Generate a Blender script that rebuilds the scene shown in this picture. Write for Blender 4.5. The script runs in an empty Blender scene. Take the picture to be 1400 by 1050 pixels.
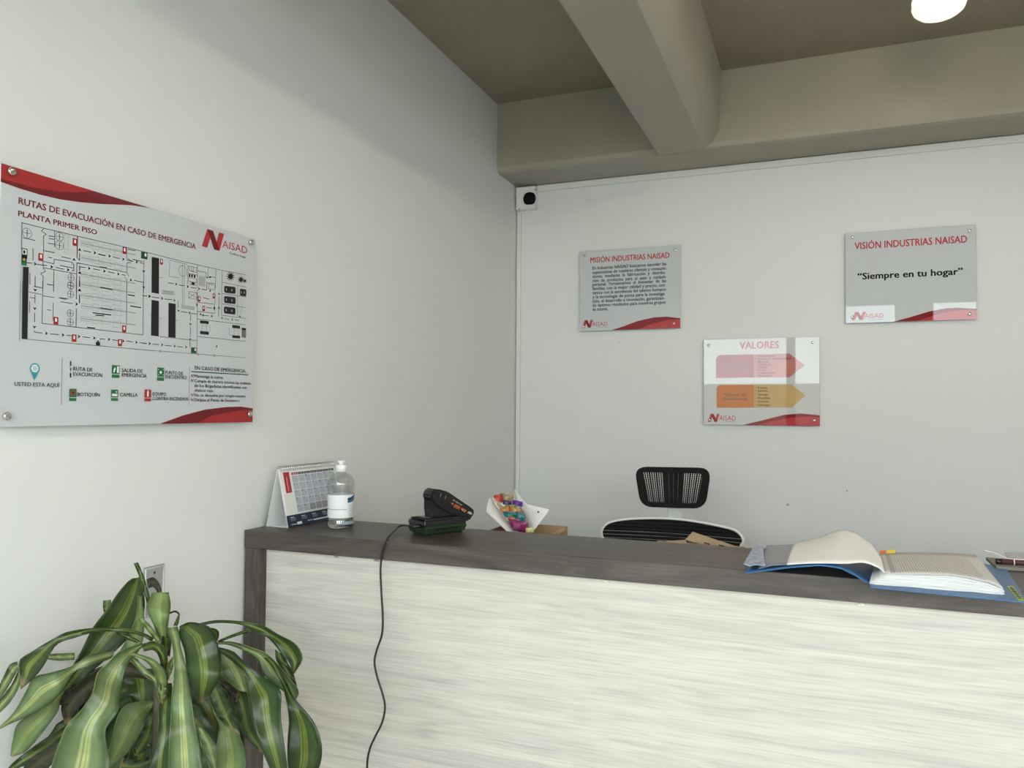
import bpy, bmesh, math, random
from mathutils import Vector, Matrix, noise
random.seed(7)
S = bpy.context.scene
COL = S.collection
V = Vector

# ------------------------------------------------------------------ camera
FPX = 1067.888
YAW, PITCH, ROLL = 0.378764, 0.031392, 0.006704
CAM = V((1.44523, -3.68923, 1.43))
_f = V((-math.sin(YAW) * math.cos(PITCH), math.cos(YAW) * math.cos(PITCH), math.sin(PITCH)))
_r = V((math.cos(YAW), math.sin(YAW), 0))
_u = _r.cross(_f)
R_ = _r * math.cos(ROLL) + _u * math.sin(ROLL)
U_ = -_r * math.sin(ROLL) + _u * math.cos(ROLL)
cam = bpy.data.cameras.new('camera')
cam.sensor_width = 36.0
cam.lens = FPX / 1400 * 36
cam.clip_start = 0.05
cam_o = bpy.data.objects.new('camera', cam)
COL.objects.link(cam_o)
M = Matrix((R_, U_, -_f)).transposed().to_4x4()
M.translation = CAM
cam_o.matrix_world = M
S.camera = cam_o

# ------------------------------------------------------------------ light and exposure
S.view_settings.view_transform = 'Standard'
S.view_settings.look = 'None'
S.view_settings.gamma = 1.0
S.view_settings.use_curve_mapping = False
S.view_settings.exposure = 0.13
SKY_LOW, SKY_HIGH = 12.6, 8.4
LAMP_POWER = 22.0
W = bpy.data.worlds.new('World')
S.world = W
W.use_nodes = True
nt = W.node_tree
nt.nodes.clear()
wo = nt.nodes.new('ShaderNodeOutputWorld')
bg = nt.nodes.new('ShaderNodeBackground')
tc = nt.nodes.new('ShaderNodeTexCoord')
sx = nt.nodes.new('ShaderNodeSeparateXYZ')
rp = nt.nodes.new('ShaderNodeValToRGB')
nt.links.new(tc.outputs['Generated'], sx.inputs[0])
nt.links.new(sx.outputs['Z'], rp.inputs[0])
cr = rp.color_ramp
cr.elements[0].position = 0.0
cr.elements[0].color = (0.95, 0.972, 1.0, 1)
cr.elements[1].position = 0.35
cr.elements[1].color = tuple(c * SKY_HIGH / SKY_LOW for c in (0.86, 0.94, 1.0)) + (1,)
bg.inputs[1].default_value = SKY_LOW
nt.links.new(rp.outputs[0], bg.inputs[0])
nt.links.new(bg.outputs[0], wo.inputs[0])


# windows in the front wall behind the camera (X0, X1, Z0, Z1)
WALL_F = -5.0
WINS = [(0.12, 2.17, 0.08, 2.55), (2.42, 4.0, 0.08, 2.55)]
for (a, b, c, d) in WINS:
    L = bpy.data.lights.new('window_portal', 'AREA')
    L.shape = 'RECTANGLE'
    L.size = b - a
    L.size_y = d - c
    L.cycles.is_portal = True
    o = bpy.data.objects.new('window_portal', L)
    o.location = ((a + b) / 2, WALL_F - 0.2, (c + d) / 2)
    o.rotation_euler = (math.radians(90), 0, 0)
    COL.objects.link(o)
# glazed front in the right wall (Y0, Y1, Z0, Z1)
XR = 4.5
WINR = (-4.85, -3.95, 0.08, 2.55)
L = bpy.data.lights.new('window_portal', 'AREA')
L.shape = 'RECTANGLE'; L.size = WINR[3] - WINR[2]; L.size_y = WINR[1] - WINR[0]
L.cycles.is_portal = True
o = bpy.data.objects.new('window_portal', L)
o.location = (XR + .2, (WINR[0] + WINR[1]) / 2, (WINR[2] + WINR[3]) / 2)
o.rotation_euler = (0, math.radians(90), 0)
COL.objects.link(o)


# ------------------------------------------------------------------ pixel -> point on a real plane (photo measured at 1400 x 1050)
def ray(px, py):
    return _f + (px - 700) / FPX * R_ - (py - 525) / FPX * U_
def onX(px, py, x):
    d = ray(px, py); return CAM + d * ((x - CAM.x) / d.x)
def onY(px, py, y):
    d = ray(px, py); return CAM + d * ((y - CAM.y) / d.y)
def onZ(px, py, z):
    d = ray(px, py); return CAM + d * ((z - CAM.z) / d.z)
def onD(px, py, dist):
    return CAM + ray(px, py) * dist


# ------------------------------------------------------------------ materials
def mat(name, color, rough=0.5, metal=0.0, spec=0.5, ior=1.5, coat=0.0, noise_amt=0.0, noise_scale=8.0, bump=0.0, bump_scale=60.0, trans=0.0, emis=None, estr=0.0):
    m = bpy.data.materials.new(name)
    m.use_nodes = True
    n = m.node_tree.nodes; l = m.node_tree.links
    b = n['Principled BSDF']
    b.inputs['Base Color'].default_value = (*color, 1)
    b.inputs['Roughness'].default_value = rough
    b.inputs['Metallic'].default_value = metal
    b.inputs['Specular IOR Level'].default_value = spec
    b.inputs['IOR'].default_value = ior
    b.inputs['Coat Weight'].default_value = coat
    b.inputs['Coat Roughness'].default_value = 0.02
    b.inputs['Transmission Weight'].default_value = trans
    if emis:
        b.inputs['Emission Color'].default_value = (*emis, 1)
        b.inputs['Emission Strength'].default_value = estr
    if noise_amt or bump:
        t = n.new('ShaderNodeTexCoord')
    if noise_amt:
        nz = n.new('ShaderNodeTexNoise'); nz.inputs['Scale'].default_value = noise_scale; nz.inputs['Detail'].default_value = 6
        l.new(t.outputs['Object'], nz.inputs['Vector'])
        r = n.new('ShaderNodeValToRGB')
        r.color_ramp.elements[0].position = 0.3
        r.color_ramp.elements[1].position = 0.7
        r.color_ramp.elements[0].color = (*[c * (1 - noise_amt) for c in color], 1)
        r.color_ramp.elements[1].color = (*[min(1, c * (1 + noise_amt)) for c in color], 1)
        l.new(nz.outputs['Fac'], r.inputs[0]); l.new(r.outputs[0], b.inputs['Base Color'])
    if bump:
        nb = n.new('ShaderNodeTexNoise'); nb.inputs['Scale'].default_value = bump_scale; nb.inputs['Detail'].default_value = 4
        l.new(t.outputs['Object'], nb.inputs['Vector'])
        bp = n.new('ShaderNodeBump'); bp.inputs['Strength'].default_value = bump; bp.inputs['Distance'].default_value = 0.004
        l.new(nb.outputs['Fac'], bp.inputs['Height']); l.new(bp.outputs[0], b.inputs['Normal'])
    return m

def wood(name, dark, mid, light, scale, rough, fine=1.0, axis='X', pos=(0.3, 0.5, 0.7), spec=0.5, warp=0.35, stretch=0.06):
    """grain running along one axis"""
    m = bpy.data.materials.new(name); m.use_nodes = True
    n = m.node_tree.nodes; l = m.node_tree.links; b = n['Principled BSDF']
    t = n.new('ShaderNodeTexCoord'); mp = n.new('ShaderNodeMapping')
    s = {'X': (scale * stretch, scale, scale), 'Z': (scale, scale, scale * stretch)}[axis]
    mp.inputs['Scale'].default_value = s
    l.new(t.outputs['Object'], mp.inputs[0])
    # slow warp so the grain meanders into cathedral shapes
    mp2 = n.new('ShaderNodeMapping'); mp2.inputs['Scale'].default_value = {'X': (1.3, 5, 5), 'Z': (5, 5, 1.3)}[axis]
    l.new(t.outputs['Object'], mp2.inputs[0])
    wv = n.new('ShaderNodeTexNoise'); wv.inputs['Scale'].default_value = 1.0; wv.inputs['Detail'].default_value = 2
    l.new(mp2.outputs[0], wv.inputs['Vector'])
    va = n.new('ShaderNodeVectorMath'); va.operation = 'MULTIPLY_ADD'
    va.inputs[1].default_value = (0, scale * warp, scale * warp) if axis == 'X' else (scale * warp, scale * warp, 0)
    l.new(wv.outputs['Fac'], va.inputs[0]); l.new(mp.outputs[0], va.inputs[2])
    nz = n.new('ShaderNodeTexNoise'); nz.inputs['Scale'].default_value = 1.0; nz.inputs['Detail'].default_value = 8; nz.inputs['Roughness'].default_value = 0.62
    l.new(va.outputs[0], nz.inputs['Vector'])
    r = n.new('ShaderNodeValToRGB'); e = r.color_ramp.elements
    e[0].position = pos[0]; e[0].color = (*dark, 1)
    e[1].position = pos[2]; e[1].color = (*light, 1)
    x = e.new(pos[1]); x.color = (*mid, 1)
    l.new(nz.outputs['Fac'], r.inputs[0])
    # fine pores
    mp3 = n.new('ShaderNodeMapping'); mp3.inputs['Scale'].default_value = {'X': (8, 260, 260), 'Z': (260, 260, 8)}[axis]
    l.new(t.outputs['Object'], mp3.inputs[0])
    n3 = n.new('ShaderNodeTexNoise'); n3.inputs['Scale'].default_value = 1; n3.inputs['Detail'].default_value = 3
    l.new(mp3.outputs[0], n3.inputs['Vector'])
    r3 = n.new('ShaderNodeValToRGB')
    r3.color_ramp.elements[0].position = 0.3; r3.color_ramp.elements[0].color = (1 - 0.22 * fine,) * 3 + (1,)
    r3.color_ramp.elements[1].position = 0.55; r3.color_ramp.elements[1].color = (1, 1, 1, 1)
    l.new(n3.outputs['Fac'], r3.inputs[0])
    mx = n.new('ShaderNodeMix'); mx.data_type = 'RGBA'; mx.blend_type = 'MULTIPLY'; mx.inputs['Factor'].default_value = 1
    l.new(r.outputs[0], mx.inputs[6]); l.new(r3.outputs[0], mx.inputs[7])
    l.new(mx.outputs[2], b.inputs['Base Color'])
    b.inputs['Roughness'].default_value = rough
    b.inputs['Specular IOR Level'].default_value = spec
    bp = n.new('ShaderNodeBump'); bp.inputs['Strength'].default_value = 0.08; bp.inputs['Distance'].default_value = 0.001
    l.new(n3.outputs['Fac'], bp.inputs['Height']); l.new(bp.outputs[0], b.inputs['Normal'])
    return m

def clear(name, color=(1, 1, 1), gloss=0.12, rough=0.02):
    """thin clear plastic or glass: lets light straight through, reflects a little"""
    m = bpy.data.materials.new(name); m.use_nodes = True
    n = m.node_tree.nodes; l = m.node_tree.links; n.clear()
    o = n.new('ShaderNodeOutputMaterial'); mx = n.new('ShaderNodeMixShader')
    tr = n.new('ShaderNodeBsdfTransparent'); tr.inputs[0].default_value = (*color, 1)
    gl = n.new('ShaderNodeBsdfGlossy'); gl.inputs['Roughness'].default_value = rough
    fr = n.new('ShaderNodeFresnel'); fr.inputs[0].default_value = 1.0 + gloss * 4
    ge = n.new('ShaderNodeNewGeometry'); sb = n.new('ShaderNodeMath'); sb.operation = 'SUBTRACT'; sb.inputs[0].default_value = 1.0
    l.new(ge.outputs['Backfacing'], sb.inputs[1]); ml = n.new('ShaderNodeMath'); ml.operation = 'MULTIPLY'
    l.new(fr.outputs[0], ml.inputs[0]); l.new(sb.outputs[0], ml.inputs[1]); l.new(ml.outputs[0], mx.inputs[0]); l.new(tr.outputs[0], mx.inputs[1]); l.new(gl.outputs[0], mx.inputs[2]); l.new(mx.outputs[0], o.inputs[0])
    return m

WALLC = (0.74, 0.745, 0.73)
m_wall = mat('painted_wall', WALLC, 0.65, spec=0.25, noise_amt=0.015, noise_scale=1.6, bump=0.08, bump_scale=90)
m_ceil = mat('olive_grey_paint', (0.31, 0.275, 0.205), 0.75, spec=0.2, noise_amt=0.07, noise_scale=2.2, bump=0.3, bump_scale=45)
m_beam = mat('grey_beam_paint', (0.345, 0.325, 0.26), 0.45, spec=0.35, noise_amt=0.05, noise_scale=2.5, bump=0.25, bump_scale=35)
m_floor = mat('floor_tile', (0.42, 0.40, 0.37), 0.35, noise_amt=0.08, noise_scale=3)
m_pvc = mat('white_pvc', (0.74, 0.74, 0.70), 0.45, noise_amt=0.01)
m_dark = wood('dark_laminate', (0.042, 0.032, 0.027), (0.076, 0.061, 0.052), (0.118, 0.097, 0.084), 34, 0.38, fine=1.3)
m_darkv = wood('dark_laminate_upright', (0.042, 0.032, 0.027), (0.076, 0.061, 0.052), (0.118, 0.097, 0.084), 34, 0.42, fine=1.3, axis='Z')
m_pale = wood('pale_laminate', (0.47, 0.45, 0.415), (0.59, 0.555, 0.49), (0.665, 0.625, 0.55), 44, 0.5, fine=0.75, pos=(0.26, 0.45, 0.62), spec=0.3, warp=0.14, stretch=0.022)
m_steel = mat('brushed_steel', (0.62, 0.60, 0.57), 0.25, metal=1.0)
m_black = mat('black_plastic', (0.012, 0.012, 0.013), 0.38)
m_blackm = mat('black_matt', (0.008, 0.008, 0.009), 0.75, spec=0.2)
m_white = mat('white_plastic', (0.80, 0.80, 0.78), 0.35)
m_paper = mat('white_paper', (0.78, 0.78, 0.76), 0.8, spec=0.15, noise_amt=0.01)
m_card = mat('kraft_cardboard', (0.36, 0.23, 0.125), 0.85, spec=0.1, noise_amt=0.08, noise_scale=14)
m_cardl = mat('light_kraft_cardboard', (0.44, 0.32, 0.20), 0.85, spec=0.1, noise_amt=0.06, noise_scale=14)


# ------------------------------------------------------------------ object helpers
LOC = {}
def props(o, label=None, cat=None, group=None, kind=None):
    if label: o['label'] = label
    if cat: o['category'] = cat
    if group: o['group'] = group
    if kind: o['kind'] = kind
    return o
def thing(name, loc, label=None, cat=None, group=None, kind=None):
    o = bpy.data.objects.new(name, None)
    o.empty_display_size = 0.05
    o.location = loc
    COL.objects.link(o)
    LOC[o] = V(loc)
    return props(o, label, cat, group, kind)

class MB:
    """collects geometry in world coordinates"""
    def __init__(s): s.bm = bmesh.new(); s.mi = 0
    def poly(s, pts):
        vs = [s.bm.verts.new(p) for p in pts]
        f = s.bm.faces.new(vs); f.material_index = s.mi; return f
    def box(s, x0, x1, y0, y1, z0, z1, bev=0.0, seg=2):
        r = bmesh.ops.create_cube(s.bm, size=1.0)
        vs = r['verts']
        for v in vs:
            v.co = V((x0 + (v.co.x + .5) * (x1 - x0), y0 + (v.co.y + .5) * (y1 - y0), z0 + (v.co.z + .5) * (z1 - z0)))
        fs = {f for v in vs for f in v.link_faces}
        for f in fs: f.material_index = s.mi
        if bev:
            es = list({e for v in vs for e in v.link_edges})
            rr = bmesh.ops.bevel(s.bm, geom=es, offset=bev, segments=seg, affect='EDGES', profile=0.5)
            for f in rr['faces']: f.material_index = s.mi
        return s
    def obox(s, c, ax, ay, az, bev=0.0, seg=2):
        """oriented box: centre c, half-vectors"""
        n0 = set(s.bm.verts)
        s.box(-1, 1, -1, 1, -1, 1)
        new = [v for v in s.bm.verts if v not in n0]
        for v in new:
            v.co = V(c) + V(ax) * v.co.x + V(ay) * v.co.y + V(az) * v.co.z
        if bev:
            es = list({e for v in new for e in v.link_edges})
            rr = bmesh.ops.bevel(s.bm, geom=es, offset=bev, segments=seg, affect='EDGES')
            for f in rr['faces']: f.material_index = s.mi
        return s
    def prism(s, pts, d, bev=0.0, seg=2):
        """polygon (3-D points) extruded by vector d"""
        d = V(d)
        a = [s.bm.verts.new(p) for p in pts]
        b = [s.bm.verts.new(V(p) + d) for p in pts]
        fs = [s.bm.faces.new(a[::-1]), s.bm.faces.new(b)]
        k = len(a)
        for i in range(k):
            fs.append(s.bm.faces.new((a[i], a[(i + 1) % k], b[(i + 1) % k], b[i])))
        for f in fs: f.material_index = s.mi
        if bev:
            es = list({e for f in fs for e in f.edges})
            rr = bmesh.ops.bevel(s.bm, geom=es, offset=bev, segments=seg, affect='EDGES')
            for f in rr['faces']: f.material_index = s.mi
        return s
    def tube(s, pts, r, seg=8, closed=False, cap=True):
        pts = [V(p) for p in pts]; n = len(pts)
        rings = []; up = None
        for i, p in enumerate(pts):
            if closed: t = (pts[(i + 1) % n] - pts[i - 1])
            else: t = pts[min(i + 1, n - 1)] - pts[max(i - 1, 0)]
            t.normalize()
            if up is None:
                up = t.orthogonal().normalized()
            up = (up - t * up.dot(t)).normalized()
            q = t.cross(up)
            rr = r[i] if isinstance(r, (list, tuple)) else r
            rings.append([s.bm.verts.new(p + (up * math.cos(2 * math.pi * k / seg) + q * math.sin(2 * math.pi * k / seg)) * rr) for k in range(seg)])
        m = n if closed else n - 1
        for i in range(m):
            a, b = rings[i], rings[(i + 1) % n]
            for k in range(seg):
                f = s.bm.faces.new((a[k], a[(k + 1) % seg], b[(k + 1) % seg], b[k])); f.smooth = True; f.material_index = s.mi
        if cap and not closed:
            for rg in (rings[0][::-1], rings[-1]):
                f = s.bm.faces.new(rg); f.material_index = s.mi
        return s
    def lathe(s, c, prof, seg=32, axis=V((0, 0, 1)), cap=True):
        """prof: (radius, height) pairs along axis from point c"""
        c = V(c); axis = V(axis).normalized(); a = axis.orthogonal().normalized(); b = axis.cross(a)
        rings = []
        for (r, h) in prof:
            if r <= 1e-6: rings.append([s.bm.verts.new(c + axis * h)])
            else: rings.append([s.bm.verts.new(c + axis * h + (a * math.cos(2 * math.pi * k / seg) + b * math.sin(2 * math.pi * k / seg)) * r) for k in range(seg)])
        for x, y in zip(rings, rings[1:]):
            for k in range(seg):
                k2 = (k + 1) % seg
                if len(x) == 1 and len(y) == 1: continue
                if len(x) == 1: vs = (x[0], y[k2], y[k])
                elif len(y) == 1: vs = (x[k], x[k2], y[0])
                else: vs = (x[k], x[k2], y[k2], y[k])
                f = s.bm.faces.new(vs); f.smooth = True; f.material_index = s.mi
        if cap:
            for rg in (rings[0], rings[-1]):
                if len(rg) > 1:
                    f = s.bm.faces.new(rg); f.material_index = s.mi
        return s
    def grid(s, rows, uv=False):
        """rows of points -> smooth surface"""
        vs = [[s.bm.verts.new(p) for p in r] for r in rows]
        lay = s.bm.loops.layers.uv.verify() if uv else None
        n, k = len(rows), len(rows[0])
        for i in range(n - 1):
            for j in range(k - 1):
                f = s.bm.faces.new((vs[i][j], vs[i][j + 1], vs[i + 1][j + 1], vs[i + 1][j])); f.smooth = True; f.material_index = s.mi
                if uv:
                    for lp, (a, b) in zip(f.loops, ((i, j), (i, j + 1), (i + 1, j + 1), (i + 1, j))):
                        lp[lay].uv = (b / (k - 1), a / (n - 1))
        return s
    def build(s, name, m, parent=None, origin=None, thick=0.0, smooth=None, normals=True):
        if normals: bmesh.ops.recalc_face_normals(s.bm, faces=s.bm.faces[:])
        off = V((0, 0, 0))
        if parent is not None:
            off = LOC[parent]
        elif origin is not None:
            off = V(origin)
        for v in s.bm.verts: v.co -= off
        me = bpy.data.meshes.new(name)
        s.bm.to_mesh(me); s.bm.free()
        for x in (m if isinstance(m, (list, tuple)) else [m]): me.materials.append(x)
        if smooth:
            for p in me.polygons: p.use_smooth = True
            me.set_sharp_from_angle(angle=smooth)
        o = bpy.data.objects.new(name, me)
        COL.objects.link(o)
        LOC[o] = off
        if parent is not None: o.parent = parent
        else: o.location = off
        if thick:
            md = o.modifiers.new('thickness', 'SOLIDIFY'); md.thickness = thick; md.offset = 0
        return o

def structure(name, mb, m, **k):
    o = mb.build(name, m, **k); o['kind'] = 'structure'; return o

# flat print on a board -------------------------------------------------------
_fc = bpy.data.curves.new('lettering', 'FONT')
_fo = bpy.data.objects.new('lettering', _fc)
COL.objects.link(_fo)
def glyphs(s, bold):
    _fc.body = s; _fc.offset = bold; _fc.resolution_u = 2
    dg = bpy.context.evaluated_depsgraph_get(); dg.update()
    me = bpy.data.meshes.new_from_object(_fo.evaluated_get(dg))
    vs = [v.co.copy() for v in me.vertices]; fs = [list(p.vertices) for p in me.polygons]
    bpy.data.meshes.remove(me)
    return vs, fs
CAPH = max(v.y for v in glyphs('H', 0)[0])

class Board:
    """a flat board with an origin, right / up / outward axes; prints go just in front of it"""
    def __init__(s, toplane, right, up, out, origin):
        s.toplane, s.R, s.U, s.N, s.O = toplane, V(right), V(up), V(out), V(origin)
        s.layer = 0
    def uv(s, px, py):
        d = s.toplane(px, py) - s.O
        return d.dot(s.R), d.dot(s.U)
    def at(s, u, v, n=0.0): return s.O + s.R * u + s.U * v + s.N * n
class Print:
    def __init__(s, b, base=0.0003): s.b = b; s.v = []; s.f = []; s.m = []; s.mats = []; s.n = base + b.layer * 0.00012; b.layer += 1
    def _mi(s, m):
        if m not in s.mats: s.mats.append(m)
        return s.mats.index(m)
    def polyuv(s, pts, m, lift=0):
        k = len(s.v); s.v += [s.b.at(u, v, s.n + lift * 0.00006) for u, v in pts]
        s.f.append(list(range(k, k + len(pts)))); s.m.append(s._mi(m))
    def poly(s, pts, m, lift=0): s.polyuv([s.b.uv(*p) for p in pts], m, lift)
    def line(s, pts, w, m, px=True, lift=0):
        q = [s.b.uv(*p) for p in pts] if px else pts
        for (a, b), (c, d) in zip(q, q[1:]):
            l = math.hypot(c - a, d - b) or 1e-6
            ex, ey = (c - a) / l * w * .3, (d - b) / l * w * .3
            nx, ny = -(d - b) / l * w / 2, (c - a) / l * w / 2
            s.polyuv([(a - ex + nx, b - ey + ny), (a - ex - nx, b - ey - ny), (c + ex - nx, d + ey - ny), (c + ex + nx, d + ey + ny)], m, lift)
    def circle(s, c, r, m, px=True, lift=0, seg=20):
        u, v = s.b.uv(*c) if px else c
        s.polyuv([(u + r * math.cos(2 * math.pi * i / seg), v + r * math.sin(2 * math.pi * i / seg)) for i in range(seg)], m, lift)
    def ring(s, c, r, w, m, px=True):
        u, v = s.b.uv(*c) if px else c
        s.line([(u + r * math.cos(2 * math.pi * i / 16), v + r * math.sin(2 * math.pi * i / 16)) for i in range(17)], w, m, px=False)
    def rectc(s, p, w, h, m, lift=0):
        u, v = s.b.uv(*p); s.polyuv([(u - w / 2, v - h / 2), (u + w / 2, v - h / 2), (u + w / 2, v + h / 2), (u - w / 2, v + h / 2)], m, lift)
    def textuv(s, t, u0, u1, v0, cap, m, bold=0.02, lift=0, rot=None):
        vs, fs = glyphs(t, 0)
        x0 = min(p.x for p in vs) - bold; x1 = max(p.x for p in vs) + bold
        sx = (u1 - u0) / (x1 - x0); sy = cap / CAPH
        mi = s._mi(m)
        sh = [(0, 0)] if bold <= 0 else [(-bold, 0), (bold, 0)] if bold < .02 else [(-bold, -bold * .5), (bold, -bold * .5), (-bold, bold * .5), (bold, bold * .5)]
        for ci, (dx, dy) in enumerate(sh):
            k = len(s.v)
            for p in vs:
                u, v = (p.x + dx - x0) * sx, (p.y + dy) * sy
                if rot: u, v = u * math.cos(rot) - v * math.sin(rot), u * math.sin(rot) + v * math.cos(rot)
                s.v.append(s.b.at(u0 + u, v0 + v, s.n + lift * 0.00006 + ci * 0.000012))
            for f in fs: s.f.append([i + k for i in f]); s.m.append(mi)
    def text(s, t, p0, x1, cap, m, bold=0.02, lift=0):
        u0, v0 = s.b.uv(*p0); u1, _ = s.b.uv(x1, p0[1]); _, vt = s.b.uv(p0[0], p0[1] - cap)
        s.textuv(t, u0, u1, v0, vt - v0, m, bold, lift)
    def build(s, name, parent):
        me = bpy.data.meshes.new(name); off = LOC[parent]
        me.from_pydata([p - off for p in s.v], [], s.f); me.update()
        for m in s.mats: me.materials.append(m)
        me.polygons.foreach_set('material_index', s.m)
        # every printed face looks outward
        bm = bmesh.new(); bm.from_mesh(me)
        for f in bm.faces:
            f.normal_update()
            if f.normal.dot(s.b.N) < 0: f.normal_flip()
        bm.to_mesh(me); bm.free()
        o = bpy.data.objects.new(name, me); COL.objects.link(o); o.parent = parent; LOC[o] = off
        return o

#@@SETTING
# ------------------------------------------------------------------ the setting
CEIL = 2.892
structure('floor', MB().box(-0.15, XR + .15, WALL_F - .15, 0.15, -0.1, 0), m_floor)
structure('ceiling', MB().box(-0.15, XR + .15, WALL_F - .15, 0.15, CEIL, CEIL + .12), m_ceil)
structure('wall_left', MB().box(-0.15, 0, WALL_F - .15, 0.15, 0, CEIL), m_wall)
structure('wall_back', MB().box(0, XR, 0, 0.15, 0, CEIL), m_wall)
wr = MB(); a, b, c, d = WINR
wr.box(XR, XR + .15, WALL_F - .15, a, 0, CEIL); wr.box(XR, XR + .15, b, .15, 0, CEIL); wr.box(XR, XR + .15, a, b, d, CEIL); wr.box(XR, XR + .15, a, b, 0, c)
structure('wall_right', wr, m_wall)
wf = MB()
y0, y1 = WALL_F - .15, WALL_F
wf.box(0, XR, y0, y1, 2.55, CEIL)
wf.box(0, XR, y0, y1, 0, .08)
xs = [0] + [q for w in WINS for q in w[:2]] + [XR]
for a, b in zip(xs[::2], xs[1::2]): wf.box(a, b, y0, y1, .08, 2.55)
structure('wall_front', wf, m_wall)
m_alu = mat('grey_aluminium', (0.30, 0.30, 0.30), 0.4, metal=0.7)
m_pane = clear('window_glass', (0.97, 0.99, 0.98), gloss=0.12)
for i, (a, b, c, d) in enumerate(WINS):
    w = thing('window_%d' % (i + 1), ((a + b) / 2, WALL_F - .08, c), kind='structure')
    fr = MB(); e = .045
    for q in ((a, a + e), (b - e, b)): fr.box(q[0], q[1], WALL_F - .11, WALL_F - .05, c, d)
    fr.box(a + e, b - e, WALL_F - .11, WALL_F - .05, c, c + e); fr.box(a + e, b - e, WALL_F - .11, WALL_F - .05, d - e, d)
    mul = [1.09] if i == 0 else [3.3]
    for x in mul: fr.box(x, x + .09, WALL_F - .11, WALL_F - .05, c + e, d - e)
    fr.build('window_frame', m_alu, w)
    MB().box(a + e, b - e, WALL_F - .083, WALL_F - .077, c + e, d - e).build('window_pane', m_pane, w)
a, b, c, d = WINR; e = .045
w = thing('window_3', (XR + .08, (a + b) / 2, c), kind='structure')
fr = MB()
for q in ((a, a + e), (b - e, b), (-4.22, -4.16)): fr.box(XR + .05, XR + .11, q[0], q[1], c, d)
fr.box(XR + .05, XR + .11, a, b, c, c + e); fr.box(XR + .05, XR + .11, a, b, d - e, d)
fr.build('window_frame', m_alu, w)
MB().box(XR + .077, XR + .083, a + e, b - e, c + e, d - e).build('window_pane', m_pane, w)
m_ground = mat('pale_paving', (0.42, 0.40, 0.36), 0.9, noise_amt=0.06)
structure('ground', MB().box(-30, 40, -60, 25, -0.24, -0.12), m_ground)
m_out = mat('tan_render', (0.42, 0.37, 0.31), 0.9, noise_amt=0.06)
structure('boundary_wall', MB().box(-12, 20, -8.6, -8.4, -0.12, 1.82), m_out)

# beams under the ceiling
bm_ = MB(); bm_.prism([(0, -.272, CEIL), (0, -.272, 2.585), (0, -.262, 2.565), (0, -.245, 2.558), (0, 0, 2.558), (0, 0, CEIL)], (XR, 0, 0))
structure('ceiling_beam', bm_, m_beam)
prof = [(.775, CEIL), (.775, 2.556), (.781, 2.552), (.972, 2.562), (1.012, 2.590), (1.036, 2.640), (1.047, CEIL)]
bm_ = MB(); bm_.prism([(x, WALL_F, z) for x, z in prof], (0, -.270 - WALL_F, 0))
structure('ceiling_beam', bm_, m_beam, smooth=math.radians(31))

# cable trunking along the back wall
t1 = MB(); t1.box(.115, XR, -.014, 0, 2.526, 2.556, bev=.0025); t1.box(.115, XR, -.0165, -.014, 2.533, 2.549, bev=.001)
structure('trim_1', t1, m_pvc)
t2 = MB(); t2.box(.003, .024, -.016, 0, 0.0, 2.425, bev=.0025); t2.box(.007, .020, -.0185, -.016, 0, 2.425, bev=.001)
structure('trim_2', t2, m_pvc)

# old scratch and specks on the back wall
m_scuff = mat('grey_scuff', (0.42, 0.42, 0.41), 0.8); m_scr_ = mat('pale_scratch', (0.80, 0.80, 0.78), 0.7)
b = MB(); b.tube([onY(x, y, -.0003) for x, y in ((1198, 527), (1206, 552), (1216, 576), (1232, 610))], .0007, 4); structure('wall_scratch', b, m_scr_)
b = MB()
for x, y, r in ((1158, 671, .004), (1077, 690, .006), (846, 468, .003), (1084, 640, .002), (898, 579, .0025), (1155, 672, .002)):
    q = onY(x, y, 0); b.lathe((q.x, 0, q.z), [(r, 0), (r * .7, .0003)], 10, V((0, -1, 0)))
structure('wall_scuffs', b, m_scuff)

#@@COUNTER
# ------------------------------------------------------------------ reception counter
YF, YB, ZT, TH = -1.9989, -1.7301, 1.10, 0.0468
CXR = 3.1
ct = thing('reception_counter', (1.5, (YF + YB) / 2, 0), 'long reception counter with dark wood top and pale streaked wood front panel', 'counter')
MB().box(.004, CXR, YF, YB, ZT - TH, ZT, bev=.0012, seg=1).build('counter_top', m_dark, ct)
ps = MB(); ps.box(.006, .0535, YF + .001, YB, 0, ZT - TH - .0005, bev=.001, seg=1).build('side_panel', m_darkv, ct)
ps = MB(); ps.box(CXR - .05, CXR, YF + .001, YB, 0, ZT - TH - .0005, bev=.001, seg=1).build('side_panel', m_darkv, ct)
MB().box(.054, CXR - .0505, YF + .030, YF + .048, .06, ZT - TH - .0005).build('front_panel', m_pale, ct)
MB().box(.054, CXR - .0505, YF + .045, YF + .06, 0, .0595).build('plinth', m_dark, ct)
for (px, py) in ((459, 757), (514, 760), (828, 797), (1178, 827)):
    p = onY(px, py, YF + .026)
    b = MB(); b.box(p.x - .007, p.x + .007, YF + .0275, YF + .0300, ZT - TH - .011, ZT - TH - .0085); b.box(p.x - .003, p.x - .001, YF + .026, YF + .030, ZT - TH - .009, ZT - TH - .0005); b.box(p.x + .001, p.x + .003, YF + .026, YF + .030, ZT - TH - .009, ZT - TH - .0005)
    b.build('bracket', m_steel, ct)
# work desk behind the counter
dk = thing('desk', (1.2, -1.45, 0), 'pale work desk hidden behind the reception counter', 'desk')
MB().box(.01, 2.6, -1.725, -1.12, .72, .745, bev=.002).build('desk_top', m_pale, dk)
for x in (.02, 2.55): MB().box(x, x + .03, -1.70, -1.14, 0, .7195).build('leg', m_darkv, dk)

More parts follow.
